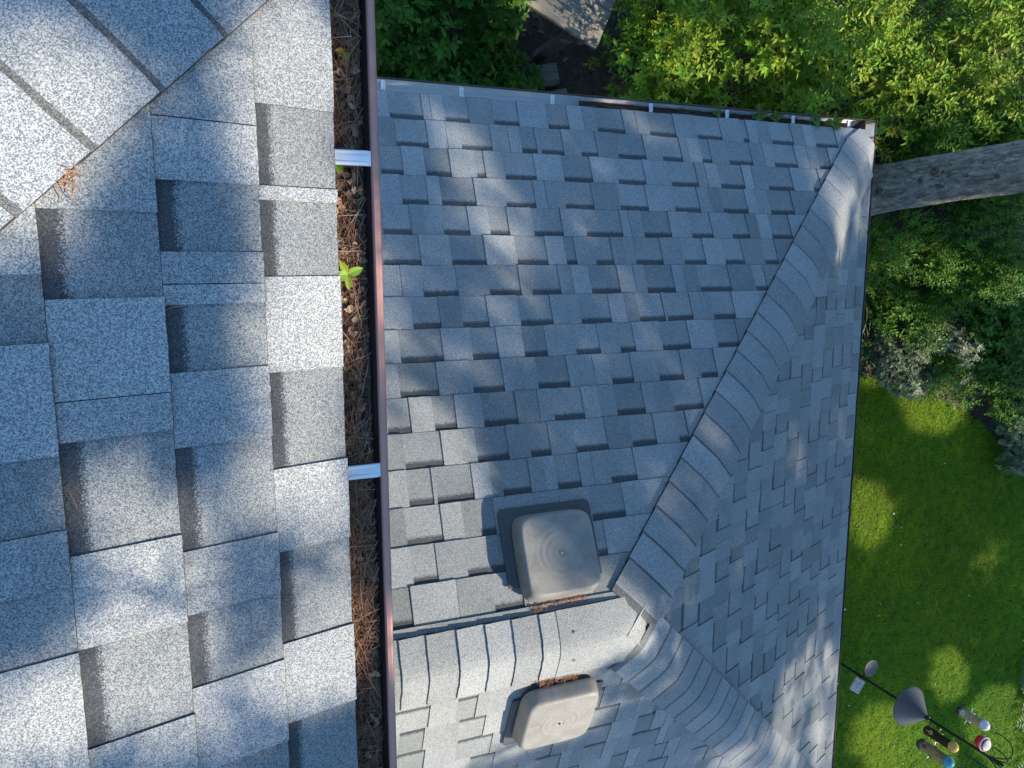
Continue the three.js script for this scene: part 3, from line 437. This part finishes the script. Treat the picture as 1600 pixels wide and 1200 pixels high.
{ // blades of the lawn where the photograph shows it
  const blades = []; for (let i = 0; i < 7; i++) { const a = rnd() * 6.283, h = rr(0.015, 0.036), l = rr(0.025, 0.055), w = 0.0023, x = rr(-0.018, 0.018), z = rr(-0.018, 0.018), cx = Math.cos(a), cz = Math.sin(a); const A = [x - cz * w, 0, z + cx * w], B = [x + cz * w, 0, z - cx * w], C = [x + cx * l * 0.5 + cz * w, h * 0.8, z + cz * l * 0.5 - cx * w], D = [x + cx * l * 0.5 - cz * w, h * 0.8, z + cz * l * 0.5 + cx * w], T = [x + cx * l, h, z + cz * l]; blades.push(...A, ...B, ...C, ...A, ...C, ...D, ...D, ...C, ...T); }
  const g = meshGeo(blades), list = [];
  for (let i = 0; i < 90000; i++) { const z = -rr(5.0, 10.6), x = rr(1, 8.2), e = lawnX(z) + 0.12 * (fbm(x * 3, z * 3, 2) - 0.5); if (x < e) continue; const tan = Math.hypot(x, z) / 6; if (tan > 2.0 || z > -5.3 - 0.0 * x) continue; const k = rr(0.65, 1.35) * (0.75 + 0.5 * fbm(x * 1.3, z * 1.3, 4)), y = fbm(x * 0.9, z * 0.9, 9); list.push({ p: V3(x, 0.004, z), q: flat(rnd() * 6.28, 0.2), s: rr(0.7, 1.25), c: col((0.095 + 0.17 * y) * k, (0.27 + 0.07 * y) * k, 0.004 * k) }); }
  const o = scatter('grass', g, leafMat(1, 1, 1, 0.35, 0.8), list, scene); o.userData = { kind: 'stuff', label: 'short green grass blades of the lawn', category: 'grass' };
  const clover = []; for (let i = 0; i < 24; i++) { const z = -rr(6.0, 9.3), x = rr(1.8, 6.5); if (x < lawnX(z) + 0.1) continue; clover.push({ p: V3(x, 0.045, z), q: flat(rnd() * 6, 0.3), s: rr(0.6, 1.3), c: col(0.7, 0.7, 0.62) }); }
  const o2 = scatter('clover_flowers', new THREE.IcosahedronGeometry(0.008, 1).scale(1, 0.6, 1), std(1, 1, 1, 0.8), clover, scene); o2.userData = { kind: 'stuff', label: 'tiny white clover flowers dotted over the lawn', category: 'flowers' };
}
{ // dead leaves and bark over the bed
  const g = leaf(0.06, 0.032, 0.4, 0.15), list = [];
  for (let i = 0; i < 5200; i++) { const x = rr(-3.2, 1.0), z = -rr(0.6, 9); const k = rr(0.3, 1.3); list.push({ p: V3(x, rr(0.004, 0.03), z), q: flat(rnd() * 6.28, 0.5), s: rr(0.4, 1.2), c: rnd() < 0.3 ? col(0.16 * k, 0.11 * k, 0.075 * k) : col(0.085 * k, 0.05 * k, 0.032 * k) }); }
  const o = scatter('leaf_litter', g, std(1, 1, 1, 0.9, { side: THREE.DoubleSide }), list, scene); o.userData = { kind: 'stuff', label: 'brown dead leaves covering the shrub bed', category: 'leaf litter' };
}

// ---------------------------------------------------------------- shrubs
function shoot(n, len, L, W) {  // a twig with leaves along it
  const g = [tube([V3(0, -0.05, 0), V3(0.004, len * 0.5, 0.003), V3(0, len, 0)], 0.0016, 0.0008, 4, 2)];
  for (let i = 0; i < n; i++) { const s = i / (n - 1), k = rr(0.6, 1.15) * (1 - 0.35 * s); g.push(leaf(L * k, W * k * rr(0.8, 1.2), 0.25, 0.2).rotateX(-rr(0.15, 0.6) - 0.5 * s).rotateY(i * 2.4 + rr(-0.5, 0.5)).translate(0.003, len * s, 0)); }
  return merge(g);
}
const tips = {
  light: [shoot(10, 0.13, 0.078, 0.029), shoot(7, 0.06, 0.09, 0.033), shoot(12, 0.18, 0.066, 0.024)],
  dark: [shoot(7, 0.08, 0.085, 0.038), whorl(7, 0.075, 0.034, -0.1, 0.7, 0.2, 0.3, 0.02), shoot(5, 0.06, 0.1, 0.045)],
  fine: [shoot(12, 0.12, 0.045, 0.017), shoot(9, 0.07, 0.05, 0.02), shoot(15, 0.18, 0.04, 0.014)],
  silver: [whorl(8, 0.05, 0.026, 0, 0.8, 0.2, 0.15, 0.02), shoot(9, 0.07, 0.045, 0.024)],
};
const foliageMat = leafMat(1, 1, 1, 0.33, 0.5), stemMat = std(0.09, 0.07, 0.05, 0.9);
function shrub(name, label, [x, z], [rx, h, rz], lobes, n, tip, base, group, spread = 0.34, low = 0.25) {
  const t = thing(name, label, 'shrub', [x, 0, z], group), list = [], centres = [];
  for (let i = 0; i < lobes; i++) { const a = rnd() * 6.283, r = Math.sqrt(rnd()), yy = rr(low, 1); centres.push([V3(Math.cos(a) * r * rx, h * (yy - spread * 0.4) * (1 - 0.25 * r * r), Math.sin(a) * r * rz), rr(0.65, 1.2) * spread]); }
  for (let i = 0; i < n; i++) {
    const [c, r] = pick(centres), d = randDir(); d.y = Math.abs(d.y) * 0.9 + 0.1 * d.y; d.normalize();
    const p = c.clone().addScaledVector(d, r * Math.pow(rnd(), 0.35)); if (p.y < 0.04) continue;
    const out = d.clone().add(V3(0, 0.7, 0)).add(randDir().multiplyScalar(0.5)), k = rr(0.65, 1.35), y = rnd();
    list.push({ p, q: quatTo(out), s: rr(0.7, 1.25), c: col(base[0] * k * (0.8 + 0.5 * y), base[1] * k, base[2] * k) });
  }
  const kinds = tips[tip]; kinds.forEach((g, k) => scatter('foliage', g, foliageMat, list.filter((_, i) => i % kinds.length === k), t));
  for (let i = 0; i < Math.min(9, lobes); i++) { const c = centres[i][0]; part('stem', tube([V3(rr(-0.1, 0.1), -0.02, rr(-0.1, 0.1)), V3(c.x * 0.35 + rr(-0.08, 0.08), c.y * 0.45, c.z * 0.35 + rr(-0.08, 0.08)), V3(c.x * 0.8, c.y * 0.85, c.z * 0.8), c.clone().add(V3(rr(-0.1, 0.1), 0.08, rr(-0.1, 0.1)))], 0.016, 0.004, 6), stemMat, t); }
  return t;
}
const G1 = 'shrubs crowding the roof edge';
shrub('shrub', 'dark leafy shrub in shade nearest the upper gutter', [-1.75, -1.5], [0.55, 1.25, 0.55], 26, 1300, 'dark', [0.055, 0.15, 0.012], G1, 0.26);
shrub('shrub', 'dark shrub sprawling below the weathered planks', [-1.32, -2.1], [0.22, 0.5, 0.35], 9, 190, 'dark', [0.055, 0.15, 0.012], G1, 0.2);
shrub('shrub', 'light green shrub overhanging the middle of the side gutter', [-1.75, -3.45], [0.6, 1.75, 0.55], 30, 1302, 'light', [0.22, 0.34, 0.026], G1, 0.28);
shrub('shrub', 'tall light green shrub behind the fifth gutter hanger', [-2.05, -4.35], [0.75, 1.95, 0.6], 32, 1426, 'light', [0.22, 0.34, 0.026], G1, 0.3);
shrub('shrub', 'shaded green shrub tucked against the roof corner', [-1.15, -4.75], [0.45, 1.2, 0.55], 20, 806, 'light', [0.22, 0.34, 0.026], G1, 0.26);
shrub('shrub', 'brightest yellow green shrub in sun beside the trunk', [-1.95, -5.75], [0.8, 2.0, 0.7], 36, 1674, 'light', [0.22, 0.34, 0.026], G1, 0.3);
shrub('shrub', 'low dark green shrub beneath the tree trunk', [-1.25, -6.3], [0.5, 0.9, 0.6], 18, 900, 'fine', [0.1, 0.22, 0.014], G1, 0.26);
shrub('shrub', 'sunny light green shrub at the frame edge behind the trunk', [-2.0, -7.1], [0.7, 1.7, 0.6], 30, 1302, 'light', [0.22, 0.34, 0.026], G1, 0.3);
shrub('shrub', 'mid green shrub at the frame edge just past the trunk', [-0.75, -7.4], [0.5, 1.0, 0.5], 20, 1200, 'fine', [0.1, 0.22, 0.014], G1, 0.26);
shrub('shrub', 'small green shrub filling the bed right above the trunk', [-1.4, -7.25], [0.4, 0.9, 0.4], 16, 800, 'fine', [0.1, 0.22, 0.014], G1, 0.26);
const G2 = 'plants of the bed past the trunk';
shrub('shrub', 'green bushy plant on the lawn side of the trunk', [-0.15, -6.35], [0.32, 0.65, 0.55], 16, 800, 'fine', [0.1, 0.22, 0.014], G2, 0.22);
shrub('shrub', 'fresh green bush behind the trunk at the frame edge', [-0.1, -7.35], [0.5, 0.85, 0.5], 20, 1100, 'fine', [0.1, 0.22, 0.014], G2, 0.25);
shrub('shrub', 'dark green mounded plant between trunk and silver plant', [0.45, -6.75], [0.35, 0.45, 0.4], 14, 620, 'fine', [0.1, 0.22, 0.014], G2, 0.2);
shrub('shrub', 'dark green bush behind the silver plant', [0.7, -7.9], [0.55, 0.55, 0.45], 18, 800, 'dark', [0.055, 0.15, 0.012], G2, 0.22);
shrub('shrub', 'silver grey leaved plant at the edge of the lawn', [0.95, -7.05], [0.36, 0.42, 0.7], 24, 1000, 'silver', [0.17, 0.225, 0.13], G2, 0.16);
shrub('shrub', 'low green ground cover where lawn meets the bed', [1.15, -7.55], [0.35, 0.22, 0.45], 14, 520, 'fine', [0.1, 0.22, 0.014], G2, 0.16);
shrub('shrub', 'second silver grey plant at the frame edge', [1.85, -8.6], [0.45, 0.42, 0.5], 20, 900, 'silver', [0.17, 0.225, 0.13], G2, 0.16);
shrub('shrub', 'green filler plant between the two silver plants', [1.35, -8.35], [0.4, 0.35, 0.35], 12, 460, 'fine', [0.1, 0.22, 0.014], G2, 0.18);
{ // strap-leaved lily clumps
  const clump = (x, z, n, L, label, c) => { const t = thing('lily_clump', label, 'plant', [x, 0, z], 'lilies along the bed'); for (let i = 0; i < n; i++) { const a = rnd() * 6.283, len = L * rr(0.7, 1.2), pos = [], w = 0.011; const pt = (s, k) => { const r = len * (0.15 * s + 0.75 * s * s), y = len * (1.05 * s - 0.85 * s * s); return V3(Math.cos(a) * r - Math.sin(a) * k * w * (1 - s * s * 0.95), y, Math.sin(a) * r + Math.cos(a) * k * w * (1 - s * s * 0.95)); }; for (let s = 0; s < 7; s++) { const A = pt(s / 7, -1), B = pt(s / 7, 1), C = pt((s + 1) / 7, 1), D = pt((s + 1) / 7, -1); for (const p of [A, B, C, A, C, D]) pos.push(p.x, p.y, p.z); } part('leaf', meshGeo(pos), leafMat(...c.map((v) => v * rr(0.7, 1.35)), 0.35, 0.5), t); } };
  clump(-0.2, -6.0, 34, 0.62, 'strap leaved lily clump just past the roof edge by the trunk', [0.05, 0.12, 0.02]);
  clump(0.3, -6.15, 30, 0.55, 'strap leaved lily clump further along from the trunk', [0.05, 0.125, 0.02]);
  clump(0.85, -6.25, 26, 0.42, 'pale strap leaved lily clump beside the lawn', [0.085, 0.15, 0.035]);
}
{ // ferns at the far edge of the lawn
  const fern = (x, z, turn, label) => { const t = thing('fern', label, 'fern', [x, 0, z], 'ferns at the far edge of the lawn'); for (let f = 0; f < 7; f++) { const a = turn + (f - 3) * 0.42 + rr(-0.1, 0.1), L = rr(0.45, 0.6), g = []; for (let i = 1; i < 15; i++) { const s = i / 15, r = L * s, y = L * (0.75 * s - 0.55 * s * s), w = 0.13 * Math.sin(Math.PI * Math.pow(1 - s, 0.75)) + 0.012; for (const k of [-1, 1]) g.push(leaf(w, 0.022, 0.15, 0.15, 2).rotateY(k * 1.25).translate(0, y, r)); } part('frond', merge(g).rotateY(a), leafMat(0.13, 0.21, 0.09, 0.35, 0.55), t); } };
  fern(5.1, -9.62, 0.6, 'pale fern at the far lawn edge nearest the shrubs');
  fern(5.65, -9.72, 0.6, 'middle pale fern at the far lawn edge');
  fern(6.3, -9.85, 0.6, 'pale fern at the far lawn edge beyond the bird feeders');
}
{ const t = thing('garden_hose', 'thin black hose looping through the plants past the trunk', 'hose', [-0.1, 0.45, -6.4]); part('hose', tube([V3(-0.15, -0.44, 0.05), V3(0, 0.02, -0.05), V3(0.05, 0.03, -0.7), V3(0.17, 0.03, -1.15), V3(0.32, 0.02, -1.2), V3(0.4, 0, -1.05), V3(0.34, -0.05, -0.9), V3(0.3, -0.44, -0.85)], 0.007, 0.007, 8, 40), std(0.012, 0.012, 0.014, 0.45), t); }

// ---------------------------------------------------------------- weathered wood by the shrubs
const wood = (base, s) => new THREE.MeshStandardMaterial({ roughness: 0.9, map: texture(128, 512, (i, j) => { const k = 0.55 + 0.55 * wnoise(i / 3, j / 50, 11 * 4, s) + 0.3 * wnoise(i / 1.5, j / 20, 26, s + 1) - 0.25 * (wnoise(i / 10, j / 60, 9, s + 2) > 0.72); return base.map((c) => c * k); }) });
const greyWood = wood([0.2, 0.175, 0.15], 71), tanWood = wood([0.34, 0.245, 0.15], 75), darkWood = wood([0.12, 0.1, 0.085], 79);
function plank(w, h, l) { const s = new THREE.Shape([[-w / 2 + 0.004, 0], [w / 2 - 0.004, 0], [w / 2, 0.004], [w / 2, h - 0.004], [w / 2 - 0.004, h], [-w / 2 + 0.004, h], [-w / 2, h - 0.004], [-w / 2, 0.004]].map(([x, y]) => new THREE.Vector2(x, y))); const g = new THREE.ExtrudeGeometry(s, { depth: l, bevelEnabled: true, bevelThickness: 0.003, bevelSize: 0.003, bevelSegments: 1 }).translate(0, 0, -l / 2), p = g.attributes.position, uv = g.attributes.uv; for (let i = 0; i < p.count; i++) uv.setXY(i, (p.getX(i) + p.getY(i)) * 4, p.getZ(i) * 0.8); return g; }
{
  const t = thing('wooden_bench', 'weathered grey plank bench beside the shaded shrub', 'bench', [-2.02, 0, -2.42]); t.rotation.y = -0.42;
  for (let i = 0; i < 4; i++) part('plank', plank(0.138, 0.035, 0.86).translate(-0.215 + i * 0.143, 0.765 + rr(-0.002, 0.002), 0), greyWood, t);
  for (const z of [-0.32, 0.32]) { part('rail', plank(0.56, 0.06, 0.04).translate(0, 0.7, z), darkWood, t); for (const x of [-0.22, 0.22]) part('leg', plank(0.07, 0.7, 0.07).translate(x, 0, z - Math.sign(z) * 0.06), darkWood, t); }
}
const timber = (x, y, z, turn, w, h, l, mat, label) => { const t = part(numbered('landscape_timber'), plank(w, h, l), mat, scene); t.position.set(x, y, z); t.rotation.y = turn; t.userData = { label, category: 'timber', group: 'landscape timbers edging the bed' }; };
timber(-1.55, 0, -1.22, 0.1, 0.14, 0.22, 0.5, tanWood, 'tan timber block under the end of the upper gutter');
timber(-1.75, 0.0, -1.3, 0.15, 0.14, 0.3, 0.45, tanWood, 'taller tan timber behind the block under the upper gutter');
timber(-1.56, 0, -2.0, 0.08, 0.12, 0.2, 0.36, tanWood, 'short tan timber in the middle of the dark shrubs');
timber(-1.5, 0, -2.42, 0.2, 0.15, 0.2, 0.5, greyWood, 'grey timber with split grain below the plank bench');
timber(-1.32, 0, -2.5, 0.2, 0.15, 0.12, 0.6, greyWood, 'lower grey timber step nearest the side gutter');

// ---------------------------------------------------------------- bird feeders on a pole
const black = std(0.016, 0.016, 0.018, 0.45), FP = V3(4.205, 0, -6.005);
{
  const t = thing('feeder_pole', 'black bird feeder pole with hooks and a grey cone baffle on the lawn', 'feeder pole', [FP.x, 0, FP.z]);
  part('pole', tube([V3(0, 0, 0), V3(0, 1, 0), V3(0, 2.08, 0)], 0.0135, 0.0125, 12, 8), black, t);
  const prof = [[0.013, 0.2], [0.02, 0.196], [0.11, 0.098], [0.19, 0.013], [0.2, 0.0], [0.198, -0.004], [0.186, 0.006], [0.108, 0.09], [0.013, 0.188]];
  const b = part('baffle', lathe(prof, 48).translate(0, 1.125, 0), std(0.085, 0.08, 0.08, 0.42, { side: THREE.DoubleSide }), t);
  part('collar', lathe([[0.013, 0], [0.022, 0], [0.022, 0.03], [0.013, 0.03]], 16).translate(0, 1.32, 0), black, b);
  const hook = (dx, dz, end) => part('hook', tube([V3(0, 1.86, 0), V3(dx * 0.1, 1.99, dz * 0.1), V3(dx * 0.45, 2.1, dz * 0.45), V3(dx * 0.85, 2.06, dz * 0.85), V3(dx, 1.96, dz), V3(dx * 0.97, end + 0.01, dz * 0.97), V3(dx * 0.9, end, dz * 0.9)], 0.006, 0.005, 8, 28), black, t);
  hook(-0.177, -0.119, 1.895); hook(0.19, 0.137, 1.79); hook(0.075, 0.055, 1.75); hook(-0.09, -0.03, 1.95);
}
function tubeFeeder(x, z, y0, y1, r, mats, label, extra) {
  const h = y1 - y0, t = thing('tube_feeder', label, 'bird feeder', [x, y0, z], 'tube feeders hanging from the pole');
  part('tube', lathe([[r * 0.96, h * 0.12], [r, h * 0.14], [r, h * 0.8], [r * 0.96, h * 0.82]], 28), mats.body, t);
  part('base', lathe([[0.001, -0.004], [r * 0.8, -0.002], [r * 1.08, 0.012], [r * 1.1, h * 0.1], [r * 1.02, h * 0.14], [r * 0.5, h * 0.145]], 28), mats.base, t);
  const c = part('lid', lathe([[r * 1.12, h * 0.8], [r * 1.2, h * 0.815], [r * 1.14, h * 0.88], [r * 0.8, h * 0.96], [r * 0.3, h], [0.001, h * 1.005]], 28), mats.lid, t);
  part('bail', tube([V3(-r * 0.8, h * 0.95, 0), V3(-r * 0.4, h + 0.05, 0), V3(0, h + 0.075, 0), V3(r * 0.4, h + 0.05, 0), V3(r * 0.8, h * 0.95, 0)], 0.0018, 0.0018, 6, 16), mats.wire ?? black, c);
  for (let i = 0; i < 4; i++) { const a = i * Math.PI / 2 + 0.6, y = h * (i % 2 ? 0.24 : 0.42); part('port', new THREE.TorusGeometry(0.014, 0.006, 8, 14).rotateY(Math.PI / 2 - a).translate(Math.cos(a) * r, y, Math.sin(a) * r), mats.port, t); part('perch', tube([V3(Math.cos(a) * r, y - 0.022, Math.sin(a) * r), V3(Math.cos(a) * (r + 0.04), y - 0.02, Math.sin(a) * (r + 0.04))], 0.003, 0.003, 6, 2), mats.perch ?? black, t); }
  return t;
}
const seedMix = new THREE.MeshStandardMaterial({ roughness: 0.5, map: texture(128, 128, (i, j) => { const k = 0.5 + 0.9 * wnoise(i / 2, j / 2, 64, 91); return [0.42 * k, 0.33 * k, 0.2 * k]; }) });
tubeFeeder(4.028, -6.124, 1.54, 1.84, 0.04, { body: seedMix, base: std(0.03, 0.03, 0.035, 0.5), lid: std(0.62, 0.63, 0.75, 0.35), port: std(0.62, 0.6, 0.68, 0.4), perch: std(0.6, 0.6, 0.65, 0.4) }, 'white capped tube feeder full of tan seed on the outer hook');
tubeFeeder(4.283, -5.948, 1.37, 1.7, 0.042, { body: std(0.035, 0.022, 0.016, 0.35), base: std(0.03, 0.022, 0.018, 0.4), lid: std(0.55, 0.36, 0.08, 0.35), port: std(0.6, 0.42, 0.12, 0.35), perch: std(0.6, 0.5, 0.25, 0.4) }, 'dark brown tube feeder with brass ports and lid against the pole');
tubeFeeder(4.395, -5.868, 1.38, 1.73, 0.048, { body: new THREE.MeshStandardMaterial({ color: col(0.75, 0.72, 0.5), roughness: 0.4, map: seedMix.map }), base: std(0.06, 0.065, 0.045, 0.5), lid: std(0.05, 0.26, 0.34, 0.3), port: std(0.05, 0.05, 0.05, 0.4), perch: std(0.6, 0.6, 0.62, 0.3, { metalness: 0.6 }) }, 'olive tube feeder with a teal lid nearest the roof');
{
  const t = thing('globe_feeder', 'red and white glass globe feeder near the top of the pole', 'bird feeder', [4.135, 1.8, -6.03]);
  part('globe', new THREE.SphereGeometry(0.062, 28, 20).scale(1, 0.9, 1).translate(0, 0.055, 0), std(0.55, 0.03, 0.04, 0.15), t);
  part('band', lathe([[0.062, 0.075], [0.066, 0.08], [0.064, 0.086], [0.059, 0.088]], 28), std(0.75, 0.7, 0.7, 0.3), t);
  part('lid', lathe([[0.05, 0.1], [0.038, 0.112], [0.012, 0.122], [0.001, 0.124]], 28), std(0.72, 0.62, 0.62, 0.3), t);
  part('bail', tube([V3(0, 0.12, 0), V3(0, 0.16, 0)], 0.002, 0.002, 6, 2), black, t);
}
{
  const t = thing('dish_feeder', 'round grey dish feeder low on the pole', 'bird feeder', [4.1, 0.57, -6.075]);
  part('dish', lathe([[0.001, 0.0], [0.05, 0.002], [0.085, 0.02], [0.09, 0.032], [0.086, 0.034], [0.08, 0.022], [0.05, 0.008], [0.001, 0.006]], 36), std(0.17, 0.15, 0.14, 0.55, { side: THREE.DoubleSide }), t);
  part('arm', tube([V3(0.1, -0.01, 0.066), V3(0.05, -0.006, 0.033), V3(0, -0.002, 0)], 0.006, 0.006, 8, 4), black, t);
}
{
  const t = thing('tray_feeder', 'small pale square tray feeder with two slats low on the pole', 'bird feeder', [4.285, 0.55, -5.945]); t.rotation.y = -0.6;
  for (const z of [-0.037, 0.037]) part('slat', plank(0.14, 0.014, 0.068).translate(0, 0, z), wood([0.42, 0.38, 0.33], 95), t);
  part('arm', tube([V3(-0.1, -0.012, 0), V3(0, -0.004, 0)], 0.006, 0.006, 8, 2), black, t);
}

// ---------------------------------------------------------------- trees
const barkMap = texture(512, 512, (i, j) => { const r = wnoise(i / 14, j / 34, 36, 101), f = wnoise(i / 3, j / 7, 170, 102), k = 0.45 + 0.75 * r * (0.5 + f) - 0.35 * (Math.abs(wnoise(i / 22, j / 60, 23, 103) - 0.5) < 0.035); const lich = wnoise(i / 40, j / 40, 12, 104) > 0.62 && f > 0.45; return lich ? [0.34 * k + 0.02, 0.325 * k + 0.02, 0.295 * k + 0.015] : [0.33 * k, 0.275 * k, 0.235 * k]; });
const barkBump = texture(512, 512, (i, j) => 0.6 * wnoise(i / 14, j / 34, 36, 101) + 0.4 * wnoise(i / 4, j / 8, 128, 105), false);
barkMap.repeat.set(2, 1.6); barkBump.repeat.set(2, 1.6);
const barkMat = new THREE.MeshStandardMaterial({ map: barkMap, bumpMap: barkBump, bumpScale: 0.012, roughness: 0.92 });
const SA = V3(0.85717, 0, 0.51504), SB = V3(-0.34463, 0.74314, 0.57357);     // axes across the sun's rays
function gap(a, b) { let g = 0; for (const [x, y, i, j, k, l, w] of GAPS) { const dx = a - x, dy = b - y, u = i * dx + j * dy, v = k * dx + l * dy, r = u * u + v * v; if (r < 1.15) g = Math.max(g, w * (r < 0.8 ? 1 : (1.15 - r) / 0.35)); } return g; }  // how far a ray lies in an opening; crown tufts are left out there
const clear = (a, b, m) => { let g = gap(a, b); for (let i = 0; i < 8; i++) g = Math.max(g, gap(a + Math.cos(i * 0.785) * m, b + Math.sin(i * 0.785) * m)); return g; };
const onRay = (a, b, t) => V3(0, 0, 0).addScaledVector(SA, a).addScaledVector(SB, b).addScaledVector(SUN, t);
const tuft = (() => { const pos = []; for (let i = 0; i < 30; i++) { const d = randDir(); d.y = Math.abs(d.y) * 0.8; d.normalize(); const L = rr(0.09, 0.13), side = new THREE.Vector3().crossVectors(d, randDir()).normalize().multiplyScalar(0.0032), o = d.clone().multiplyScalar(0.008), e = d.clone().multiplyScalar(L); e.y -= 0.015; const A = o.clone().add(side), B = o.clone().sub(side), C = e.clone().sub(side.clone().multiplyScalar(0.5)), D = e.clone().add(side.clone().multiplyScalar(0.5)); for (const p of [A, B, C, A, C, D]) pos.push(p.x, p.y, p.z); } return meshGeo(pos); })();
const pineMat = std(1, 1, 1, 0.6, { side: THREE.DoubleSide });
const pineCol = () => { const k = rr(0.6, 1.3); return col(0.04 * k, 0.075 * k, 0.025 * k); };
{ // the pine whose trunk stands past the roof corner; its crown hangs above the frame and shades both roofs
  const X = -0.67, Z = -5.55, t = thing('pine_tree', 'large pine with thick grey trunk rising beside the roof corner', 'tree', [X, 0, Z]);
  const rings = 200, sides = 64, pos = [], uv = [], idx = [];
  for (let i = 0; i <= rings; i++) { const y = i / rings * 15 - 0.1, r = 0.208 * (1 - y / 19) + 0.16 * Math.exp(-Math.max(0, y) * 3.2); for (let j = 0; j <= sides; j++) { const a = j / sides * Math.PI * 2, n = 1 + 0.2 * (fbm(Math.cos(a) * 2.2 + 5, Math.sin(a) * 2.2 + 5, y * 0.8) - 0.5) + 0.1 * (fbm(Math.cos(a) * 7 + 9, Math.sin(a) * 7 + 9, y * 4) - 0.5); pos.push(Math.cos(a) * r * n - 0.035 * y + 0.02, y, Math.sin(a) * r * n); uv.push(j / sides, y * 0.8); } }
  for (let i = 0; i < rings; i++) for (let j = 0; j < sides; j++) { const a = i * (sides + 1) + j, b = a + sides + 1; idx.push(a, b, a + 1, b, b + 1, a + 1); }
  const g = new THREE.BufferGeometry(); g.setAttribute('position', new THREE.Float32BufferAttribute(pos, 3)); g.setAttribute('uv', new THREE.Float32BufferAttribute(uv, 2)); g.setIndex(idx); g.computeVertexNormals();
  const trunk = part('trunk', g, barkMat, t);
  for (const [y, a, s] of [[1.48, 1.82, 0.034], [1.36, 1.5, 0.022], [0.95, 1.35, 0.03], [2.0, 1.2, 0.02]]) { const r = 0.208 * (1 - y / 19) + 0.16 * Math.exp(-y * 3.2); part('knot', new THREE.TorusGeometry(s * 0.7, s * 0.4, 8, 16).rotateY(Math.PI / 2 - a).translate(Math.cos(a) * r - 0.035 * y + 0.02, y, Math.sin(a) * r), std(0.14, 0.09, 0.06, 0.9), trunk); }
  const list = [], home = V3(X, 0, Z);
  for (let i = 0; i < 70000 && list.length < 34000; i++) {
    const a = i % 4 ? rr(-5.2, 2.6) : rr(-1.2, 1.8), b = i % 4 ? rr(-1.7, 4.9) : rr(2.8, 4.5), y = rr(5.9, 9.5), tt = (y - b * SB.y) / SUN.y, p = onRay(a, b, tt), r = Math.hypot(p.x - X, p.z - Z);
    if (r > 5.6 || p.distanceTo(camera.position) < 2.2 || rnd() < clear(a, b, b > 2.6 ? 0.07 : 0.06)) continue;
    list.push({ p: p.sub(home), q: quatTo(V3(rr(-0.6, 0.6), 1, rr(-0.6, 0.6))), s: rr(0.7, 1.15), c: pineCol() });
  }
  const crown = scatter('crown', tuft, pineMat, list, t);
  for (let i = 0; i < 18; i++) { let best; for (let k = 0; k < 160; k++) { const e = pick(list).p; let bad = 0; for (let s = 0.3; s <= 1; s += 0.05) { const q = V3(e.x * s + X, e.y - (1 - s) * 0.9, e.z * s + Z); bad += clear(q.dot(SA), q.dot(SB), 0.08); } if (!best || bad < best[0]) best = [bad, e]; } const e = best[1]; part('branch', tube([V3(-0.035 * e.y, e.y - 0.9, 0), V3(e.x * 0.4, e.y - 0.55, e.z * 0.4), V3(e.x * 0.8, e.y - 0.15, e.z * 0.8), e.clone()], 0.05, 0.008, 7), barkMat, t); }
}
{ // a second conifer past the lawn, outside the frame, whose crown dapples lawn and beds
  const X = 6.8, Z = -15.2, t = thing('conifer', 'tall conifer beyond the lawn shading the grass', 'tree', [X, 0, Z]);
  part('trunk', tube([V3(0, -0.1, 0), V3(0.05, 5, 0), V3(0, 10, 0.05), V3(0, 14.5, 0)], 0.26, 0.05, 14, 20), barkMat, t);
  const list = [], home = V3(X, 0, Z), hx = SUN.x, hz = SUN.z, hh = hx * hx + hz * hz;
  for (let i = 0; i < 90000 && list.length < 36000; i++) {
    const a = rr(-5.4, 2.4), b = rr(-8.8, 0.9), o = onRay(a, b, 0), tt = ((X - o.x) * hx + (Z - o.z) * hz) / hh + rr(-2.5, 2), p = onRay(a, b, tt);
    if (p.y < (p.z > -12.5 ? 6.3 : 1.6) || rnd() < clear(a, b, 0.15)) continue;
    list.push({ p: p.sub(home), q: quatTo(V3(rr(-0.6, 0.6), 1, rr(-0.6, 0.6))), s: rr(0.9, 1.4), c: pineCol() });
  }
  scatter('crown', tuft, pineMat, list, t);
  for (let i = 0; i < 22; i++) { let best; for (let k = 0; k < 30; k++) { const e = pick(list).p; let bad = 0; for (let s = 0; s <= 1; s += 0.05) { const q = V3(e.x * s + X, e.y - (1 - s) * 0.6, e.z * s + Z); bad += clear(q.dot(SA), q.dot(SB), 0.1); } if (!best || bad < best[0]) best = [bad, e]; } const e = best[1]; part('branch', tube([V3(0, Math.max(0.5, e.y - 0.6), 0), V3(e.x * 0.5, e.y - 0.3, e.z * 0.5), e.clone()], 0.04, 0.008, 6), barkMat, t); }
}

renderer.render(scene, camera);
